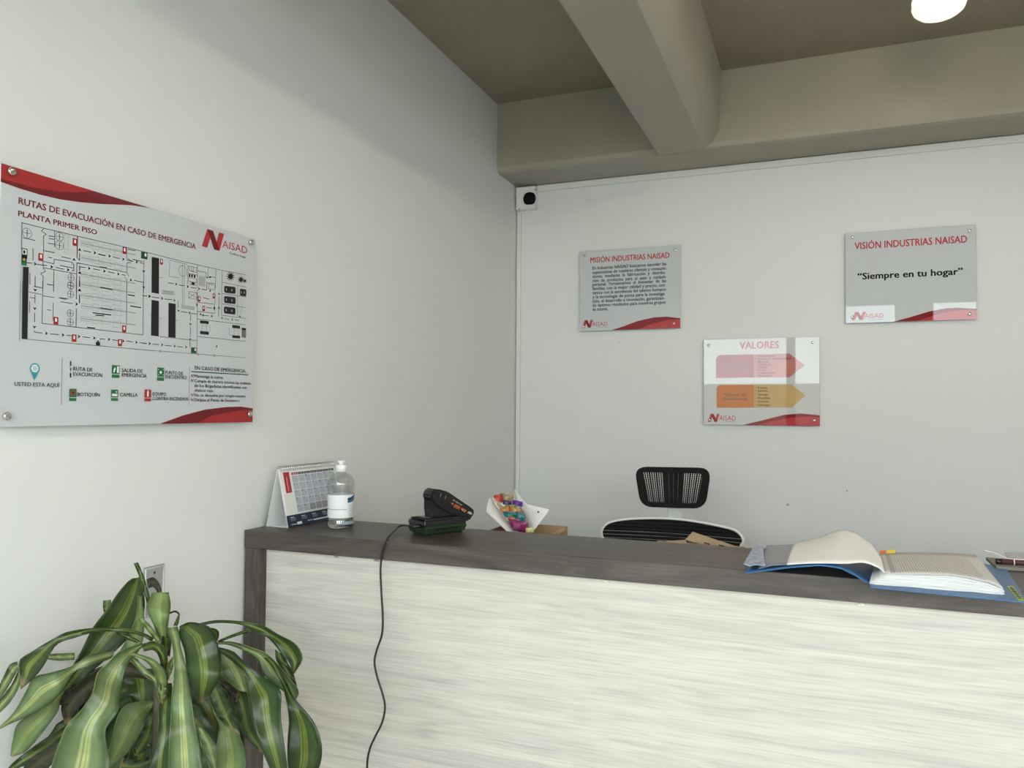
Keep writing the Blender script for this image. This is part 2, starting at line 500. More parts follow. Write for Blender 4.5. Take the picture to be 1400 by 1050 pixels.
#@@SIGNS
# ------------------------------------------------------------------ evacuation board on the left wall
m_board = mat('white_board_print', (0.56, 0.58, 0.60), 0.45, spec=0.35, noise_amt=0.008, noise_scale=3)
m_edge = mat('white_foam_edge', (0.78, 0.78, 0.77), 0.5)
def ink(n, c, r=0.45, spec=0.35): return mat(n, c, r, spec=spec)
k_black = ink('black_ink', (0.012, 0.012, 0.013)); k_grey = ink('grey_ink', (0.15, 0.15, 0.155)); k_lgrey = ink('light_grey_ink', (0.40, 0.41, 0.42))
k_red = ink('red_ink', (0.36, 0.025, 0.028)); k_dred = ink('dark_red_ink', (0.16, 0.012, 0.016)); k_mred = ink('maroon_ink', (0.17, 0.018, 0.028)); k_bred = ink('bright_red_ink', (0.42, 0.03, 0.04))
k_green = ink('green_ink', (0.02, 0.16, 0.06)); k_dgreen = ink('dark_green_ink', (0.012, 0.075, 0.032)); k_white = ink('white_ink', (0.72, 0.73, 0.74)); k_teal = ink('teal_ink', (0.05, 0.30, 0.38)); k_yel = ink('yellow_ink', (0.45, 0.30, 0.02))
SX = 0.030
TL, TR, BR = onX(1.5, 222, SX), onX(348, 328, SX), onX(346.5, 577, SX)
ya, yb_, za, zb = TL.y, (TR.y + BR.y) / 2, BR.z, (TL.z + TR.z) / 2
ev = thing('evacuation_sign', (0.0, (ya + yb_) / 2, za), 'large white evacuation plan board with floor map and red waves on left wall', 'sign')
MB().box(.018, SX, ya, yb_, za, zb, bev=.001, seg=1).build('panel', [m_board], ev)
EB = Board(lambda px, py: onX(px, py, SX), (0, 1, 0), (0, 0, 1), (1, 0, 0), (SX, ya, za))
Wd, Hd = yb_ - ya, zb - za
z1 = lambda x, y: (x / 5.528, 210 + y / 5.526)
z2 = lambda x, y: (170 + x / 7.368, 260 + y / 7.371)
z3 = lambda x, y: (x / 4.772, 380 + y / 4.772)
z4 = lambda x, y: (170 + x / 5, 390 + y / 5)
zA = lambda x, y: (20 + x / 10.5, 295 + y / 10.5)
zB = lambda x, y: (100 + x / 11.664, 310 + y / 11.664)
zC = lambda x, y: (20 + x / 10.5, 385 + y / 10.5)
zD = lambda x, y: (100 + x / 10.5, 385 + y / 10.5)
zF = lambda x, y: (195 + x / 6.774, 335 + y / 6.774)
def top_u(u): return (u, Hd)
p = Print(EB)                      # waves
tip = EB.uv(*z2(265, 172))
mid = EB.uv(*z1(710, 285))
curve = [EB.uv(*z1(x, y)) for x, y in ((12, 190), (120, 222), (250, 255), (450, 288), (600, 293))] + [(mid[0], Hd - .001)]
p.polyuv([(0, Hd)] + [(0, curve[0][1])] + curve[1:] + [(mid[0], Hd)], k_red, 1)
low = [EB.uv(*z1(x, y)) for x, y in ((150, 265), (300, 310), (450, 345), (600, 367), (750, 380), (995, 390))]
p.polyuv([(0, curve[0][1]), (0, EB.uv(*z1(12, 215))[1])] + low + [(tip[0], Hd), (mid[0], Hd)] + curve[:0:-1], k_dred)
p.polyuv([(mid[0] - .012, Hd - .008), (mid[0] + .03, Hd - .016), low[-1], (tip[0], Hd), (mid[0], Hd)], k_mred, 1)
p.build('upper_wave_graphic', ev); p = Print(EB)
low = [EB.uv(*z4(x, y)) for x, y in ((240, 925), (400, 890), (550, 850), (700, 832), (800, 830), (868, 840))]
p.polyuv([(low[0][0], 0)] + low[1:] + [(Wd, low[-1][1]), (Wd, 0)], k_dred)
lo2 = [EB.uv(*z4(x, y)) for x, y in ((500, 918), (600, 890), (750, 862), (868, 850))]
p.polyuv([(lo2[0][0], 0)] + lo2[1:] + [(Wd, lo2[-1][1]), (Wd, 0)], k_red, 1)
p.build('lower_wave_graphic', ev)
p = Print(EB)
p.text('RUTAS DE EVACUACIÓN EN CASO DE EMERGENCIA', z1(138, 378), z2(727, 600)[0], 8.9, k_mred, .022)
p.text('PLANTA PRIMER PISO', z1(135, 470), z1(735, 600)[0], 7.4, k_mred, .02)
p.build('title', ev)

def logo(pr, u0, u1, v0, v1, a0, a1, av0, acap, tag=None, red=None, dred=None):
    red = red or k_bred; dred = dred or k_dred
    w, h = u1 - u0, v1 - v0
    q = lambda pts: [(u0 + x * w, v0 + y * h) for x, y in pts]
    pr.polyuv(q([(0, 0), (.24, 0), (.47, 1), (.23, 1)]), red)
    pr.polyuv(q([(.57, 0), (.80, 0), (1, 1), (.76, 1)]), red)
    pr.polyuv(q([(.23, 1), (.49, 1), (.80, 0), (.55, 0)]), dred, 1)
    pr.textuv('AISAD', a0, a1, av0, acap, red, 0.0)
    if tag: pr.textuv('Cuida tu hogar', tag[0], tag[1], tag[2], tag[3], k_black, 0.0)
p = Print(EB)
a = EB.uv(*z2(778, 566)); b = EB.uv(*z2(1003, 447)); c = EB.uv(*z2(955, 610)); d = EB.uv(*z2(885, 401))
e1, e2 = EB.uv(*z2(985, 572)), EB.uv(*z2(1235, 645)); t1_ = EB.uv(*z2(1060, 640)); t2_ = EB.uv(*z2(1225, 682))
cap = EB.uv(*z2(1040, 517))[1] - EB.uv(*z2(1040, 590))[1]
logo(p, a[0], b[0], (a[1] + c[1]) / 2, (b[1] + d[1]) / 2, e1[0], e2[0], (e1[1] + e2[1]) / 2, cap, (t1_[0], t2_[0], (t1_[1] + t2_[1]) / 2 - .001, .0055))
p.build('logo', ev)

# the floor map, traced line by line
p = Print(EB)
LW = .0014
def lines(f, ls, w=LW, m=k_grey):
    for l in ls: p.line([f(*q) for q in l], w, m)
def arrows(f, ls):
    for (x, y, d) in ls:
        u, v = EB.uv(*f(x, y)); r = .0042
        an = {'r': 0, 'u': math.pi / 2, 'l': math.pi, 'd': -math.pi / 2}[d]
        ro = lambda x, y: (u + x * math.cos(an) - y * math.sin(an), v + x * math.sin(an) + y * math.cos(an))
        p.polyuv([ro(r, 0), ro(-r * .4, r * .95), ro(-r * .1, 0), ro(-r * .4, -r * .95)], k_black, 2)
lines(zA, [[(100, 100), (420, 180), (570, 215), (860, 285), (895, 290)], [(100, 100), (95, 480)], [(410, 540), (410, 295), (450, 265), (380, 220), (420, 180)], [(570, 215), (570, 450)], [(415, 500), (570, 530)],
           [(410, 655), (560, 690), (565, 625), (825, 668), (825, 700)], [(405, 745), (885, 835)], [(405, 655), (405, 745), (440, 800), (370, 830), (405, 870), (400, 1050)], [(560, 785), (555, 1050)], [(895, 290), (890, 600), (930, 640)], [(945, 690), (890, 680), (880, 1050)],
           [(275, 1015), (395, 1035)]], .0014)
lines(zA, [[(710, 265), (770, 280), (765, 530), (705, 520), (710, 265)], [(706, 475), (766, 490)], [(850, 240), (850, 320)], [(880, 240), (880, 320)]], .0008, k_lgrey)
lines(zA, [[(260, 470), (260, 640)], [(215, 825), (215, 985)], [(115, 315), (290, 355)], [(490, 290), (565, 300)], [(490, 325), (565, 340)], [(480, 395), (560, 408)], [(670, 590), (800, 615)], [(650, 715), (830, 750)], [(470, 985), (545, 995)], [(480, 595), (530, 605)], [(430, 505), (560, 528)]], .0016)
lines(zA, [[(165, 675), (250, 682)], [(320, 700), (460, 715)], [(590, 742), (700, 768)], [(820, 790), (845, 790), (845, 690)], [(290, 870), (290, 1000)], [(928, 540), (928, 640)], [(928, 720), (928, 790)], [(928, 870), (928, 1000)]], .0013, k_black)
arrows(zA, [(285, 690, 'r'), (520, 733, 'r'), (757, 775, 'r'), (848, 635, 'u'), (930, 495, 'u'), (930, 825, 'u')])
lines(zC, [[(400, 0), (390, 600), (880, 655), (945, 665)], [(555, 0), (555, 145)], [(200, 150), (380, 185)], [(400, 205), (560, 228)], [(550, 310), (545, 560)], [(885, 0), (885, 250)], [(880, 390), (878, 650)], [(275, 65), (395, 92)]], .0014)
lines(zC, [[(465, 40), (545, 50)], [(635, 230), (770, 245)], [(655, 243), (740, 255)], [(465, 405), (515, 412)], [(215, 228), (290, 240)], [(212, 285), (208, 445)], [(660, 290), (825, 315)]], .0016)
lines(zC, [[(290, 0), (290, 50)], [(288, 190), (288, 310)], [(283, 450), (283, 580)], [(278, 705), (282, 725), (390, 740)], [(510, 750), (630, 762)], [(745, 770), (815, 778)], [(930, 0), (930, 70)], [(928, 190), (928, 310)]], .0013, k_black)
arrows(zC, [(290, 115, 'd'), (285, 380, 'd'), (280, 645, 'd'), (445, 742, 'r'), (685, 765, 'r'), (915, 788, 'r'), (880, 322, 'r'), (930, 130, 'u')])
lines(zB, [[(60, 150), (850, 330), (1250, 430)], [(70, 160), (60, 490)], [(850, 330), (850, 500), (950, 555)], [(920, 575), (855, 575), (850, 720)], [(55, 575), (850, 730), (885, 790)], [(55, 575), (45, 1050)], [(815, 800), (850, 850), (850, 1050)], [(1125, 530), (1120, 1050)]], .0014)
lines(zB, [[(945, 520), (1100, 555)], [(870, 360), (985, 385)], [(430, 965), (620, 1000)], [(400, 435), (510, 460)], [(420, 640), (530, 652)]], .0020)
lines(zB, [[(98, 440), (98, 540)], [(160, 380), (280, 405)], [(395, 440), (510, 465)], [(630, 482), (740, 508)], [(850, 530), (950, 555)], [(1060, 575), (1120, 588)], [(970, 855), (1110, 885)], [(100, 680), (100, 640), (190, 650)], [(315, 672), (425, 695)], [(550, 718), (655, 742)], [(770, 765), (830, 775)], [(98, 810), (98, 950)]], .0013, k_black)
arrows(zB, [(98, 375, 'u'), (335, 415, 'r'), (570, 467, 'r'), (790, 517, 'r'), (1005, 562, 'r'), (1120, 705, 'd'), (1120, 960, 'd'), (910, 850, 'r'), (245, 662, 'r'), (487, 708, 'r'), (710, 752, 'r'), (98, 742, 'u'), (95, 1018, 'u')])
lines(zD, [[(42, 0), (42, 250)], [(42, 390), (38, 650)], [(765, 0), (762, 625)], [(0, 650), (690, 730), (1000, 765)], [(1005, 0), (1000, 765)]], .0014)
lines(zD, [[(785, 190), (880, 205)], [(820, 350), (970, 375)], [(280, 448), (540, 480)], [(320, 480), (440, 492)], [(390, 85), (555, 115)], [(385, 380), (555, 405)], [(200, 658), (310, 668)]], .0022, k_black)
lines(zD, [[(130, 793), (240, 805)], [(350, 820), (455, 828)], [(560, 835), (640, 848)], [(760, 853), (850, 865)], [(950, 877), (1050, 888)], [(1010, 200), (1045, 207)], [(85, 190), (85, 310)], [(85, 0), (85, 70)]], .0013, k_black)
arrows(zD, [(293, 810, 'r'), (505, 830, 'r'), (710, 853, 'r'), (900, 872, 'r'), (1088, 888, 'r'), (1085, 210, 'r'), (85, 130, 'u')])
lines(zF, [[(60, 75), (400, 160), (735, 235), (955, 278)], [(505, 415), (500, 1010)], [(505, 685), (955, 740)], [(510, 848), (955, 892)], [(150, 848), (500, 885)], [(735, 235), (728, 650), (955, 680)], [(735, 345), (955, 390)], [(735, 450), (955, 480)], [(735, 545), (955, 580)], [(878, 375), (875, 655)], [(675, 220), (672, 410)], [(670, 430), (665, 635)], [(510, 530), (665, 550)], [(505, 615), (665, 632)], [(418, 190), (415, 360)], [(505, 190), (505, 400)], [(418, 262), (505, 280)], [(605, 210), (600, 290), (670, 300)], [(510, 240), (585, 255), (582, 300)], [(600, 350), (672, 360)]], .0013)
lines(zF, [[(0, 970), (955, 1045)], [(248, 150), (245, 290), (335, 305)], [(248, 140), (410, 180)], [(365, 180), (365, 555)], [(385, 185), (380, 560)], [(420, 440), (500, 490)], [(420, 490), (500, 440)], [(425, 435), (425, 490), (500, 505), (500, 440), (425, 430)], [(148, 298), (185, 302)], [(148, 676), (178, 680)], [(304, 698), (330, 700)], [(180, 420), (290, 435), (290, 462), (180, 448), (180, 420)], [(548, 725), (548, 800)], [(592, 728), (592, 804)], [(620, 735), (620, 805)], [(800, 765), (798, 830), (828, 835)], [(845, 770), (845, 840)], [(885, 770), (885, 842)], [(925, 540), (905, 640)]], .0009)
for rr in ((430, 195, 40, 40), (452, 200, 45, 45), (425, 300, 70, 35), (440, 340, 50, 25), (610, 360, 55, 45)):
    x, y, w, h = rr; s_ = .22
    p.line([zF(x, y), zF(x + w, y + w * s_), zF(x + w, y + h + w * s_), zF(x, y + h), zF(x, y)], .0010, k_grey)
for rr in ((425, 268, 14, 26), (448, 272, 14, 26), (472, 277, 14, 26), (452, 345, 26, 20), (590, 295, 12, 12), (612, 290, 20, 12), (655, 570, 12, 26)):
    x, y, w, h = rr; p.poly([zF(x, y), zF(x + w, y + w * .2), zF(x + w, y + h + w * .2), zF(x, y + h)], k_black)
p.poly([zF(358, 550), zF(480, 570), zF(480, 605), zF(358, 590)], k_lgrey); p.poly([zF(520, 285), zF(580, 295), zF(578, 385), zF(518, 375)], k_lgrey); p.poly([zF(190, 424), zF(280, 436), zF(280, 456), zF(190, 444)], k_lgrey)
lines(zF, [[(235, 350), (285, 357)], [(335, 370), (385, 378)], [(445, 393), (495, 400)], [(545, 410), (590, 416), (592, 340)], [(0, 468), (40, 472)], [(85, 482), (150, 490)], [(200, 500), (270, 508)], [(325, 518), (328, 580)], [(350, 615), (410, 625)], [(450, 632), (500, 640)], [(442, 640), (440, 700)], [(440, 760), (440, 850)], [(436, 890), (436, 945)], [(0, 910), (35, 913)], [(90, 918), (150, 922)], [(205, 930), (265, 935)], [(318, 940), (370, 945)], [(560, 650), (610, 656)], [(705, 480), (700, 660)], [(755, 682), (800, 687)], [(850, 692), (890, 697)], [(560, 490), (615, 500)], [(590, 578), (640, 585)]], .0013, k_black)
arrows(zF, [(305, 362, 'r'), (413, 385, 'r'), (517, 405, 'r'), (620, 423, 'r'), (60, 475, 'r'), (175, 494, 'r'), (288, 513, 'r'), (330, 605, 'd'), (430, 628, 'r'), (440, 730, 'd'), (438, 870, 'd'), (60, 912, 'r'), (175, 924, 'r'), (290, 936, 'r'), (397, 945, 'r'), (635, 658, 'r'), (535, 645, 'u'), (560, 652, 'l'), (732, 675, 'r'), (825, 690, 'r'), (705, 455, 'u'), (705, 585, 'u'), (898, 665, 'u'), (685, 940, 'l'), (498, 555, 'r')])
for x, y in ((162, 983), (513, 1015), (660, 1024)): p.ring(zF(x, y), .0028, .0008, k_grey)
p.ring(zF(368, 240), .0125, .0009, k_grey)
# benches: seven equal rows of machines
o1 = EB.uv(111.1, 329.6)
row = [[(0, 0), (13.3, 2.7), (13.3, 8.3), (0, 6)], [(15.9, 1.5), (23.8, 2.9), (23.8, 12.2), (15.9, 10.9)], [(28.1, 4.5), (39.6, 7), (39.6, 15.2), (28.1, 12.6)], [(44.8, 10.6), (54.5, 12.3), (54.5, 21.2), (44.8, 19)]]
offs = [[tuple(a - b for a, b in zip(EB.uv(111.1 + x, 329.6 + y), o1)) for x, y in r] for r in row]
tl = [tuple(a - b for a, b in zip(EB.uv(111.1 + x, 329.6 + y), o1)) for x, y in ((1, 3), (74, 19))]
for st in ((111.1, 329.6), (111.4, 349.5), (110.3, 371.6), (109.5, 385.7), (110, 400.7), (111, 415.3), (110, 432.6)):
    u, v = EB.uv(*st)
    for r in offs: p.line([(u + a, v + b) for a, b in r + r[:1]], .0008, k_lgrey, px=False)
    p.line([(u + a, v + b) for a, b in tl], .0026, k_lgrey, px=False)
for f, cs in ((zA, ((175, 250, 50), (640, 300, 45), (640, 425, 47), (805, 885, 38), (800, 1000, 38))), (zC, ((800, 60, 38), (800, 180, 38), (795, 455, 38), (795, 580, 38)))):
    for x, y, r in cs:
        p.ring(f(x, y), r * .00019, .0009, k_grey)
        p.line([f(x - r, y - r * .2), f(x + r, y + r * .2)], .0009, k_grey); p.line([f(x, y - r), f(x, y + r)], .0016, k_grey)
lines(zA, [[(85, 720), (80, 1050)], [(110, 720), (106, 1050)]], .0009, k_lgrey); lines(zC, [[(80, 0), (65, 850)], [(105, 0), (100, 820)], [(100, 820), (945, 900)]], .0011, k_grey); lines(zD, [[(40, 893), (1155, 993)]], .0012, k_grey)
for pts in ([zA(118, 730), zA(198, 738), zC(180, 825), zC(100, 820)], [zF(82, 110), zF(150, 122), zF(148, 452), zF(80, 440)], [zF(80, 508), zF(148, 518), zF(146, 846), zF(76, 838)], [zF(238, 535), zF(304, 545), zF(302, 860), zF(236, 852)],
            [zF(530, 697), zF(610, 705), zF(610, 732), zF(530, 725)], [zF(530, 795), zF(610, 803), zF(610, 832), zF(530, 825)], [zF(828, 740), zF(900, 748), zF(900, 775), zF(828, 768)], [zF(828, 835), zF(900, 840), zF(900, 866), zF(828, 860)]):
    p.poly(pts, k_black, 1)
p.poly([zF(915, 765), zF(955, 770), zF(955, 860), zF(915, 855)], k_grey, 1); p.poly([zF(915, 765), zF(955, 770), zF(955, 790), zF(915, 785)], k_black, 2)
def car(cx, cy, hw, cut=False):
    hh = 32; pts = []
    for sx_, sy_ in ((1, -1), (1, 1), (-1, 1), (-1, -1)):
        for k in range(4):
            an = math.pi / 2 * k / 3
            ang = {(1, -1): -math.pi / 2, (1, 1): 0, (-1, 1): math.pi / 2, (-1, -1): math.pi}[(sx_, sy_)] + an
            x = cx + sx_ * (hw - 12) + 12 * math.cos(ang); y = cy + sy_ * (hh - 12) + 12 * math.sin(ang)
            pts.append(zF(x, y + (x - cx) * .12))
    p.poly(pts, k_black, 1)
    for dx, w in ((-hw * .62, .0030), (hw * .35, .0036)): p.rectc(zF(cx + dx, cy + dx * .12), w, .0052, k_lgrey, 2)
for q in ((806, 415, 53), (806, 510, 53), (804, 607, 53), (928, 440, 30)): car(*q)
for cx, cy, r in ((812, 290, 46), (908, 320, 36), (945, 332, 20)):
    n_ = 22; p.poly([zF(cx + r * math.cos(2 * math.pi * i / n_) * (1 if i % 2 else .42), cy + r * math.sin(2 * math.pi * i / n_) * (1.1 if i % 2 else .45)) for i in range(n_)], k_black, 1)
def fire(pt, w=.0105, h=.0150):
    p.rectc(pt, w, h, k_red, 3); u, v = EB.uv(*pt)
    p.polyuv([(u - w * .18, v - h * .12), (u + w * .2, v - h * .12), (u + w * .2, v + h * .34), (u - w * .18, v + h * .34)], k_white, 4)
for f, cs in ((zA, ((372, 595), (862, 380))), (zC, ((588, 562), (850, 812))), (zB, ((815, 380),)), (zD, ((728, 680), (668, 877)))):
    for q in cs: fire(f(*q))
for q in ((172, 155), (520, 500), (657, 472), (563, 588)): fire(zF(*q), .0080, .0128)
p.rectc(zA(137, 540), .0115, .019, k_black, 3); p.rectc(zA(137, 518), .0085, .010, k_white, 4); p.rectc(zA(133, 520), .0042, .0062, k_black, 5)
p.rectc(zA(130, 650), .0105, .0165, k_dgreen, 3); p.rectc(zA(130, 690), .0105, .0060, k_green, 4); p.circle(zA(130, 628), .0026, k_yel, lift=4)
p.rectc(zB(1130, 460), .0175, .0155, k_dgreen, 3); p.rectc(zB(1150, 450), .0050, .0066, k_white, 4)
p.rectc(zF(470, 976), .0165, .0140, k_dgreen, 3); p.rectc(zF(484, 970), .0048, .0060, k_white, 4)
p.rectc(zD(352, 865), .0100, .0150, k_black, 3); p.rectc(zD(352, 842), .0080, .0080, k_white, 4); p.poly([zD(335, 870), zD(370, 874), zD(352, 825)], k_black, 5)
p.build('floor_plan', ev)

p = Print(EB)                      # legend
u, v = EB.uv(47.2, 503.7); rr = .0102
p.polyuv([(u + rr * math.cos(t), v + rr * math.sin(t)) for t in [math.radians(a) for a in range(-28, 210, 14)]] + [(u - .0004, v - .0235)], k_teal)
p.circle((u, v), rr * .74, k_white, px=False, lift=1)
for dy in (.003, 0, -.003): p.line([(u - .004, v + dy), (u + .004, v + dy)], .0012, k_teal, px=False, lift=2)
p.text('USTED ESTA AQUÍ', (19.3, 527.6), 80.7, 5.6, k_black, .016)
p.build('location_marker', ev); p = Print(EB)
p.line([(84.5, 490), (83.4, 554)], .0010, k_grey)
p.line([z3(459, 545), z3(459, 572)], .0028, k_black); p.line([z3(458, 622), z3(458, 648)], .0028, k_black); p.line([z3(459, 585), z3(459, 612)], .0012, k_black); p.poly([z3(453, 598), z3(465, 599), z3(459, 584)], k_black, 1)
def icon(x0, y0, x1, y1, m, g):
    u0, v1 = EB.uv(x0, y0); u1, _ = EB.uv(x1, y0); _, v0 = EB.uv(x0, y1)
    p.polyuv([(u0, v0), (u1, v0), (u1, v1), (u0, v1)], m)
    q = lambda x, y: (u0 + x * (u1 - u0), v0 + y * (v1 - v0))
    p.polyuv([q(0, .26), q(1, .26), q(1, .30), q(0, .30)], k_white, 1)
    if g == 'exit': p.polyuv([q(.66, .4), q(.92, .4), q(.92, .92), q(.66, .92)], k_white, 1); p.polyuv([q(.2, .42), q(.34, .42), q(.5, .72), q(.4, .82), q(.22, .66)], k_white, 1)
    if g == 'cross': p.polyuv([q(.4, .42), q(.6, .42), q(.6, .92), q(.4, .92)], k_bred, 1); p.polyuv([q(.2, .58), q(.8, .58), q(.8, .76), q(.2, .76)], k_bred, 1)
    if g == 'bed': p.polyuv([q(.12, .42), q(.88, .42), q(.88, .64), q(.12, .64)], k_white, 1); p.circle(q(.74, .80), .0017, k_white, px=False, lift=1)
    if g == 'meet':
        p.circle(q(.5, .64), .0034, k_white, px=False, lift=1)
        for x, y in ((.15, .86), (.85, .86), (.15, .46), (.85, .46)): p.circle(q(x, y), .0010, k_white, px=False, lift=1)
    if g == 'fire': p.polyuv([q(.38, .40), q(.64, .40), q(.64, .84), q(.38, .84)], k_white, 1); p.circle(q(.5, .88), .0015, k_white, px=False, lift=1)
p.text('RUTA DE', (99.6, 506.6), 126.2, 5.2, k_black, .016); p.text('EVACUACIÓN', (99.5, 513.7), 139.4, 5.2, k_black, .016)
p.build('legend_entry', ev)
for ic, tx in (((152.6, 499, 163, 516.3, k_green, 'exit'), (('SALIDA DE', (166, 508.4), 194.4, 5.0), ('EMERGENCIA', (166, 514.8), 200.2, 5.0))),
               ((214.6, 502.4, 224, 520.4, k_green, 'meet'), (('PUNTO DE', (225.4, 511.6), 249.6, 4.8), ('ENCUENTRO', (225.4, 517.2), 254.8, 4.8))),
               ((94.3, 531.4, 104.2, 548.3, k_green, 'cross'), (('BOTIQUÍN', (105.2, 541.6), 135.6, 5.0),)),
               ((151.4, 532.6, 161, 548, k_green, 'bed'), (('CAMILLA', (163.5, 542), 187.6, 5.0),)),
               ((197, 532.4, 206, 548.6, k_red, 'fire'), (('EQUIPO', (208, 540.8), 226.8, 4.6), ('CONTRA INCENDIOS', (208, 547), 256.6, 4.6)))):
    p = Print(EB); icon(*ic)
    for q in tx: p.text(*q, k_black, .016)
    p.build('legend_entry', ev)
p = Print(EB)
p.text('EN CASO DE EMERGENCIA:', (265.4, 505.2), 335.6, 5.0, k_black, .016)
p.line([z4(455, 590), z4(843, 612)], .0022, k_dgreen); p.line([z4(441, 560), z4(437, 820)], .0010, k_grey)
for s_, x1, y in (('Mantenga la calma.', 305, 516), ('Cumpla de manera estricta las órdenes', 342.4, 522.5), ('de los Brigadistas identificados con', 336.6, 529), ('chaleco rojo.', 291.4, 535.4), ('No se devuelva por ningún motivo.', 335.6, 542), ('Diríjase al Punto de Encuentro.', 327.6, 548.6)):
    p.text(s_, (265, y), x1, 4.2, k_black, .012)
for y in (515.6, 522, 541.6, 548.2):
    p.line([(260.5, y), (261.2, y - 3.6), (262.8, y), (263.6, y - 3.6)], .0012, k_mred)
p.build('instructions', ev)
def standoff(parent, c, n, r=.0075, length=.012, wall=None):
    b = MB(); n = V(n)
    b.lathe(V(c), [(r * .98, 0), (r, .0008), (r, .0055), (r * .85, .0068), (r * .4, .0072), (0, .0072)], 20, n)
    return b.build('standoff_screw', m_steel, parent)
for px, py in ((14.6, 234.5), (342.3, 331.5), (7.8, 569), (340.3, 566)):
    q = onX(px, py, SX + .002); q.x = SX + .0021; standoff(ev, q, (1, 0, 0))
for q in ((ya + .03, zb - .03), (yb_ - .03, zb - .03), (ya + .03, za + .03), (yb_ - .03, za + .03)):
    MB().lathe((0, q[0], q[1]), [(.006, 0), (.006, .0178)], 14, V((1, 0, 0))).build('spacer', m_steel, ev)

# ------------------------------------------------------------------ three acrylic signs on the back wall
m_acr = mat('gloss_acrylic_print', (0.56, 0.585, 0.60), 0.015, spec=0.35, ior=1.5, noise_amt=0.004)
m_acrv = mat('gloss_acrylic_cream_print', (0.58, 0.585, 0.575), 0.015, spec=0.35, ior=1.5, noise_amt=0.004)
def g(n, c): return mat('gloss_' + n, c, 0.015, spec=0.35, ior=1.5)
g_black = g('black_print', (0.015, 0.015, 0.016)); g_red = g('red_print', (0.47, 0.055, 0.06)); g_dred = g('dark_red_print', (0.24, 0.018, 0.024)); g_pink = g('pink_print', (0.50, 0.20, 0.18)); g_box = g('brick_red_print', (0.34, 0.065, 0.085)); g_or = g('orange_print', (0.55, 0.20, 0.06)); g_tan = g('tan_print', (0.56, 0.38, 0.16)); g_grey = g('grey_print', (0.12, 0.12, 0.12))
BY = -0.024
def acrylic(corners, label, front):
    (a, b, c, d) = [onY(x, y, BY) for x, y in corners]
    x0, x1 = (a.x + d.x) / 2, (b.x + c.x) / 2; zt, zb_ = (a.z + b.z) / 2, (c.z + d.z) / 2
    t = thing('acrylic_sign', ((x0 + x1) / 2, 0, zb_), label, 'sign', 'acrylic notices on the back wall')
    MB().box(x0, x1, BY, BY + .006, zb_, zt, bev=.0008, seg=1).build('panel', front, t)
    return t, Board(lambda px, py: onY(px, py, BY), (1, 0, 0), (0, 0, 1), (0, -1, 0), (x0, BY, zb_)), x1 - x0, zt - zb_
def waves(B, w, f, dark, light):
    p = Print(B)
    q = [B.uv(*f(*c)) for c in dark]
    p.polyuv([(q[0][0], .0005)] + q[1:-1] + [(w, q[-1][1]), (w, .0005)], g_dred)
    q = [B.uv(*f(*c)) for c in light]
    p.polyuv([(q[0][0], .0005)] + q[1:-1] + [(w, q[-1][1]), (w, .0005)], g_red, 1)
    return p
def backscrews(t, f, pts):
    for c in pts:
        q = onY(*f(*c), BY - .002); q.y = BY - .0014
        b = MB(); b.lathe(q, [(.0062, 0), (.0064, .0006), (.0064, .003), (.005, .0042), (0, .0045)], 18, V((0, -1, 0))); b.build('standoff_screw', m_steel, t)
        MB().lathe((q.x, 0, q.z), [(.005, 0), (.005, -BY - .0065)], 12, V((0, -1, 0))).build('spacer', m_steel, t)
def logo_px(p, B, f, n, a, tag):
    (x0, y0), (x1, y1) = [B.uv(*f(*q)) for q in n]
    (a0, av), (a1, at) = [B.uv(*f(*q)) for q in a]
    (t0, tv), (t1, _) = [B.uv(*f(*q)) for q in tag]
    logo(p, x0, x1, y0, y1, a0, a1, av, at - av, (t0, t1, tv, .0035), g_red, g_dred)

# mission
f5 = lambda x, y: (780 + x / 7, 320 + y / 7)
t, B, w, h = acrylic([f5(92, 170), f5(1055, 105), f5(1045, 903), f5(85, 928)], 'grey acrylic sign headed MISIÓN with a long paragraph of black text', m_acr)
waves(B, w, f5, ((390, 915), (500, 885), (650, 830), (800, 797), (920, 790), (1045, 805)), ((640, 908), (750, 870), (850, 840), (950, 822), (1045, 815))).build('wave_graphic', t)
p = Print(B); p.text('MISIÓN INDUSTRIAS NAISAD', f5(190, 276), f5(948, 0)[0], 7.2, g_red, .02); p.build('title', t)
p = Print(B)
for s_, x1, y in (('En Industrias NAISAD buscamos exceder las', 918, 341), ('expectativas de nuestros clientes y consumi-', 920, 382), ('dores;  mediante  la  fabricación  y  distribu', 905, 421), ('ción  de  productos  para  el  aseo  y  cuidado', 915, 461), ('personal.  Fortalecemos  el  bienestar  de  las', 915, 498), ('familias, con la mejor calidad y precio; con', 905, 537), ('tamos con la excelencia del talento humano', 915, 577), ('y la tecnología de punta para la investiga', 900, 617), ('ción, el desarrollo e innovación, garantizan-', 905, 657), ('do óptimos resultados para nuestros grupos', 910, 696), ('de interés.', 360, 736)):
    p.text(s_, f5(210, y), f5(x1, 0)[0], 4.2, g_black, .022)
p.build('paragraph', t)
p = Print(B); logo_px(p, B, f5, ((112, 898), (215, 822)), ((208, 882), (352, 838)), ((255, 897), (350, 897))); p.build('logo', t)
backscrews(t, f5, ((133, 210), (1002, 152), (125, 885), (990, 855)))

